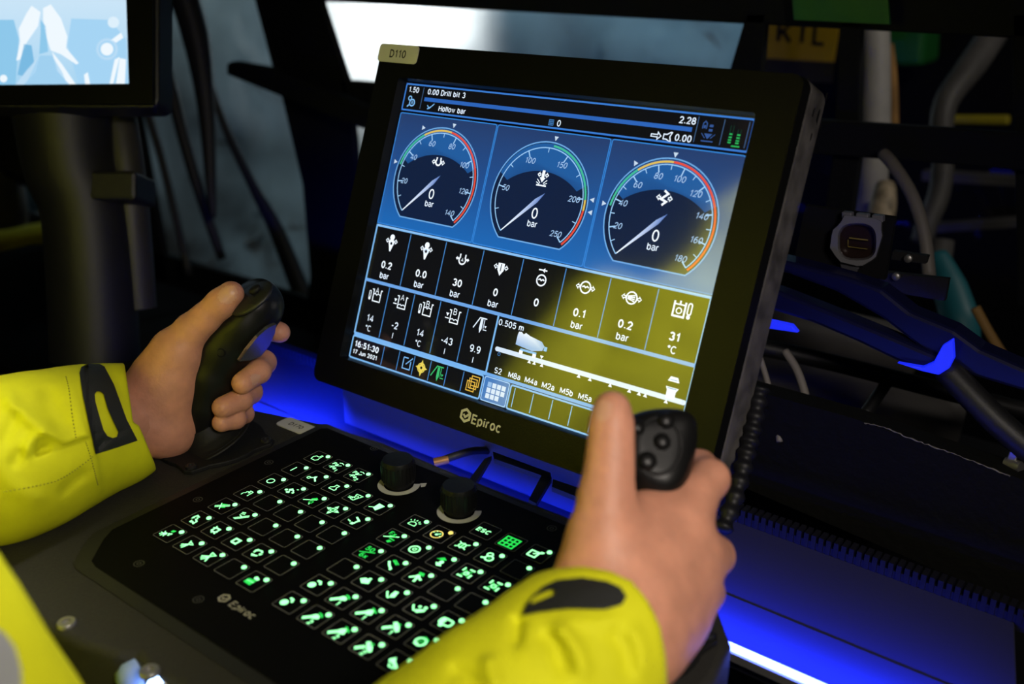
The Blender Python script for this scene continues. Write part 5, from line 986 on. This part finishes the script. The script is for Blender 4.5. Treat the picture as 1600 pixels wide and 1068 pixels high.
# rails, struts and cables behind the monitor
mb = MB(); tubepx(mb, [(1170, 538, .93), (1300, 566, .91), (1480, 612, .89), (1640, 650, .88)], .0080, 12); tag(part('support_rail', mb, M_BLACK, smooth='all'), 'thin black rail running under the blue lit bars', 'rail')
mb = MB(); tubepx(mb, [(1392, 588, .90), (1348, 652, .88)], .0055, 10); tag(part('strut', mb, M_BLACK, smooth='all'), 'short black strut below the thin rail', 'strut')
mb = MB(); tubepx(mb, [(1170, 492, 1.12), (1300, 520, 1.10), (1432, 552, 1.08)], .027, 20); tag(part('steel_pipe', mb, M_MGREY, smooth='all'), 'wide grey pipe behind the blue lit bars', 'pipe')
mb = MB(); tubepx(mb, [(1150, 578, 1.12), (1300, 612, 1.10), (1500, 660, 1.06)], .030, 20); tag(part('steel_pipe', mb, M_MGREY, smooth='all'), 'lower dim grey pipe under the thin black rail', 'pipe')
mb = MB(); tubepx(mb, [(1188, 560, .84), (1200, 600, .83), (1212, 650, .82), (1218, 690, .81)], .0026, 8); tag(part('thin_cable', mb, M_CABLE, smooth='all'), 'thin grey cable closest to the monitor edge', 'cable')
mb = MB(); tubepx(mb, [(1226, 548, .86), (1246, 580, .85), (1260, 625, .84), (1266, 668, .83)], .0036, 8); tag(part('thin_cable', mb, M_CABLE, smooth='all'), 'grey cable hanging right of the thinner one', 'cable')
ld = thing('dash_ledge', py_(1400, 720, .40), 'black rough dash ledge with a scratched pale edge', 'ledge')
mb = MB(); slab(mb, [(1160, 605), (1330, 652), (1460, 698), (1580, 742), (1720, 800), (1720, 1000), (1160, 760)], .40, .02); part('panel', mb, mat('rough_black', (.006, .006, .005), .7, spec=.12, bump=1.0, bscale=120), ld)
mb = MB(); pe = smooth_path([py_(x, y, .399) for x, y in ((1350, 660), (1385, 668), (1420, 684), (1460, 698), (1500, 712), (1540, 728), (1578, 744))], 8)
pe = [p + np.array([0, 0, random.uniform(-.0006, .0006)]) for p in pe]; mb.tube(pe, [random.uniform(.0002, .0007) for _ in pe], 6); part('scratched_edge', mb, mat('bare_metal_edge', (.16, .15, .13), .5), ld)
mb = MB(); tubepx(mb, [(1478, 575, .74), (1560, 660, .72), (1680, 760, .70)], .0105, 10); tag(part('gas_strut', mb, M_BLACK, smooth='all'), 'black diagonal strut at the right edge below the bars', 'strut')
lt = thing('door_latch', at(1585, 750, .72), 'small worn metal latch at the right edge', 'latch')
mb = MB(); mb.box(at(1576, 730, .72), (.006, .006, .034), (1, 0, 0), (0, 1, 0), unit([.12, 0, 1])); part('plate', mb, M_STEEL, lt, bevel=.001)
mb = MB(); mb.tube([at(1572, 722, .72), at(1596, 730, .71)], .0045, 12); part('pin', mb, M_STEEL, lt, smooth=True)
mb = MB(); mb.box(at(1565, 765, .72), (.004, .004, .022), (1, 0, 0), (0, 1, 0), unit([.2, 0, 1])); part('hook', mb, M_STEEL, lt, bevel=.001)
# corrugated conduit behind the monitor edge
mb = MB(); cp = smooth_path([at(1188, 606, .66), at(1178, 660, .655), at(1166, 710, .65), at(1150, 770, .64), at(1128, 830, .63)], 16); mb.tube(cp, [.0056 + .0011 * math.sin(i * 1.05) for i in range(len(cp))], 14); tag(part('corrugated_conduit', mb, mat('conduit_black', (.006, .006, .008), .5, spec=.3), smooth='all'), 'black corrugated conduit hanging beside the monitor', 'conduit')
# ------------------------------------------------------------------ under the monitor
mb = MB(); mb.box((.04, .275, -.027), (.29, .050, .048)); part('foot_box', mb, mat('foot_plastic', (.05, .05, .055), .5), mon, bevel=.002)
wb = thing('wiring_bracket', pz(800, 745, -.03), 'black slotted wiring bracket under the monitor edge', 'bracket')
for pts in ([(770, 705), (860, 738), (862, 748), (772, 716)], [(757, 716), (768, 712), (742, 756), (732, 750)], [(846, 742), (862, 746), (838, 786), (826, 780)], [(864, 748), (905, 762), (902, 776), (862, 760)]):
    mb = MB(); w4 = [pz(x, y, -.012) for x, y in pts]; mb.prism([(p[0], p[1]) for p in w4], (0, 0, -.012), z0=-.004, z1=0); part('bar', mb, M_BLACK, wb)
mb = MB(); mb.tube(smooth_path([pz(683, 722, -.025), pz(710, 712, -.02), pz(740, 704, -.02), pz(768, 704, -.025)], 6), .0032, 10); tag(part('wiring_loom', mb, M_HOSE, smooth='all'), 'black cable loom looping under the monitor edge', 'cable')
mb = MB(); mb.tube([pz(678, 722, -.024), pz(701, 717, -.022)], .0036, 10); tag(part('brass_connector', mb, mat('copper', (.55, .28, .10), .4, metal=.5), smooth=True), 'small copper coloured connector on the loom', 'connector')
# ================================================================== OUTSIDE THE WINDOWS
def out(name, label, cat, m, build, group=None, **k):
    mb = MB(); build(mb); return tag(part(name, mb, m, **k), label, cat, group)
sg = thing('warning_sign', py_(1250, 95, 1.3), 'yellow KTL sign with black letters outside the window', 'sign')
mb = MB(); slab(mb, [(1199, 10), (1315, 12), (1302, 97), (1193, 91)], 1.3, .004); part('sign_plate', mb, M_SIGN, sg)
mb = MB(); slab(mb, [(1193, 92), (1302, 98), (1299, 130), (1189, 124)], 1.3, .004); part('lower_band', mb, mat('sign_dark_band', (.03, .024, .004), .6), sg)
sc_ = py_(1253, 52, 1.3); fl = Flat(sc_, (1, 0, 0), (0, 0, 1), (0, -1, 0), base=.0008); fl.text('KTL', 0, 0, 34, bold=.02, sx=1.05); part('lettering', fl, M_INK, sg)
out('white_post', 'off-white upright post right of the yellow sign', 'post', M_WPOST, lambda m: tubepx(m, [(1364, 20, 1.42), (1366, 200, 1.44), (1357, 345, 1.46), (1350, 420, 1.47)], .0225, 20), smooth='all')
out('rusty_pipe', 'rust-brown pipe along the white post', 'pipe', M_RUST, lambda m: tubepx(m, [(1388, 70, 1.47), (1394, 130, 1.47), (1396, 210, 1.48)], .008, 12), smooth='all')
out('hose_fitting', 'short stained yellow-white hose fitting below the rail', 'fitting', mat('stained_white', (.45, .36, .24), .6, var=.5, vscale=60), lambda m: tubepx(m, [(1384, 288, 1.40), (1380, 318, 1.39), (1372, 360, 1.38)], [.013, .018, .019], 14), smooth='all')
out('green_panel', 'green panel behind the white post', 'green panel', M_PGREEN, lambda m: slab(m, [(1352, 30), (1446, 30), (1442, 104), (1400, 106), (1378, 80)], 1.6, .10), bevel=.01)  # plain green extruded shape
out('green_panel', 'green panel in place of a reflection above the yellow sign', 'green panel', M_PGREEN, lambda m: slab(m, [(1236, -30), (1384, -30), (1390, 38), (1240, 31)], .72, .004))  # solid green panel put in for a green reflection in the glass
out('teal_streak', 'blurred teal streak in place of a reflection behind the blue bars', 'hose', M_TEAL, lambda m: tubepx(m, [(1462, 400, 1.2), (1484, 450, 1.18), (1500, 500, 1.16), (1512, 540, 1.15)], [.014, .020, .022, .014], 14), smooth='all')  # solid tube coloured to stand in for a teal reflection
out('tool_handle', 'tan wooden handle leaning outside the right window', 'handle', mat('tan_wood', (.45, .26, .08), .6), lambda m: tubepx(m, [(1524, 480, 1.0), (1546, 520, 1.0), (1568, 556, 1.0)], .0050, 10), smooth='all')
out('tool_handle', 'short tan handle end beside the teal streak', 'handle', bpy.data.materials['tan_wood'], lambda m: tubepx(m, [(1500, 515, 1.02), (1532, 540, 1.02)], .0045, 10), smooth='all')
out('grey_hose', 'grey hose loop below the dark rail', 'hose', M_MGREY, lambda m: tubepx(m, [(1474, 240, 1.5), (1468, 300, 1.5), (1448, 350, 1.5), (1440, 380, 1.5)], .016, 14), smooth='all')
out('boom_arm', 'dim grey slanted arm in the upper right window', 'arm', M_MGREY, lambda m: tubepx(m, [(1470, 220, 1.5), (1478, 160, 1.5), (1520, 100, 1.52), (1560, 40, 1.55)], [.016, .018, .022, .022], 14), smooth='all')
out('yellow_bar', 'short yellow bar in the upper right window', 'bar', M_MYEL, lambda m: slab(m, [(1478, 181), (1575, 181), (1575, 196), (1478, 194)], 1.5, .02), bevel=.004)
out('round_float', 'pale rounded end cap right of the grey cable', 'cap', M_MGREY, lambda m: tubepx(m, [(1470, 375, 1.4), (1464, 418, 1.4)], [.018, .018], 14), smooth=True)
out('steel_beam', 'pale beam crossing the lower right window', 'beam', M_MGREY, lambda m: slab(m, [(1440, 268), (1600, 278), (1600, 292), (1440, 282)], 1.5, .03))
out('steel_beam', 'dim thin beam below the pale one', 'beam', M_MGREY, lambda m: slab(m, [(1450, 352), (1600, 342), (1600, 354), (1450, 364)], 1.5, .03))
out('dark_backdrop', 'dark backdrop added outside the right window', 'backdrop', M_MATTE, lambda m: slab(m, [(1168, -60), (1800, -60), (1800, 720), (1150, 720)], 1.75, .2))  # dark sheet added to keep the view black in front of the lit rock
out('window_post', 'grey slanted post left of the yellow sign', 'post', M_MGREY, lambda m: tubepx(m, [(1194, 20, 1.5), (1176, 75, 1.5), (1156, 140, 1.5)], .010, 10), smooth='all')
# left pane: hoses and wiper
out('wiper_arm', 'black tapering wiper arm across the window pillar', 'wiper arm', M_FRAME, lambda m: slab(m, [(353, 99), (362, 96), (425, 108), (500, 138), (600, 180), (600, 212), (560, 200), (440, 152), (353, 117)], .69, .02), bevel=.004)
for lb, pts, r in (('thick black hose nearest the small monitor', [(230, -20, 1.7), (262, 120, 1.72), (302, 270, 1.75), (347, 405, 1.78)], [.013, .011, .010, .008]),
                   ('black hose bundle tapering down the middle of the left window', [(282, -20, 1.6), (306, 60, 1.62), (322, 170, 1.64), (330, 300, 1.66), (334, 340, 1.66)], [.024, .022, .014, .008, .004]),
                   ('long thin black hose slanting to the pillar foot', [(318, 100, 1.76), (350, 195, 1.78), (395, 290, 1.78), (432, 360, 1.78), (476, 470, 1.78)], [.006, .007, .009, .014, .018]),
                   ('thin black hose along the left window edge', [(222, 150, 1.75), (250, 240, 1.77), (272, 330, 1.79), (296, 430, 1.8)], [.008, .007, .007, .007])):
    out('hydraulic_hose', lb, 'hose', M_HOSE, lambda m: tubepx(m, pts, r, 12), 'hoses outside the left window', smooth='all')
# far left window
out('equipment_box', 'blue-grey equipment box outside the far left window', 'box', M_MBLUE, lambda m: slab(m, [(-80, 150), (122, 150), (128, 330), (-80, 335)], 1.0, .03), bevel=.004)
out('dark_disc', 'dark round wheel-like disc in front of the blue-grey box', 'disc', M_HOSE, lambda m: m._lathe([(.02, 0), (.09, .01), (.10, .03), (.085, .05), (.03, .055)], at(72, 220, 1.98), cvec(.1, 0, -1), 28, 0), smooth=True)  # plain dark disc shaped like a wheel
out('yellow_tube', 'glossy yellow tube lying outside the far left window', 'tube', M_MYEL, lambda m: tubepx(m, [(-60, 385, 2.2), (60, 370, 2.2), (150, 352, 2.2)], .030, 18), smooth='all')
out('grey_boulder', 'grey boulder below the yellow tube', 'boulder', M_ROCK, lambda m: m._lathe([(.02, -.10), (.12, -.06), (.14, .0), (.10, .07), (.02, .10)], at(-10, 440, 2.35), (0, .2, 1), 14, 0), smooth='all')
out('grey_drum', 'grey drum standing in front of the blue-grey box', 'drum', M_MGREY, lambda m: m._lathe([(.05, 0), (.055, .02), (.055, .16), (.05, .17)], at(5, 350, 2.1), (0, 0, 1), 20, 0), smooth=True)
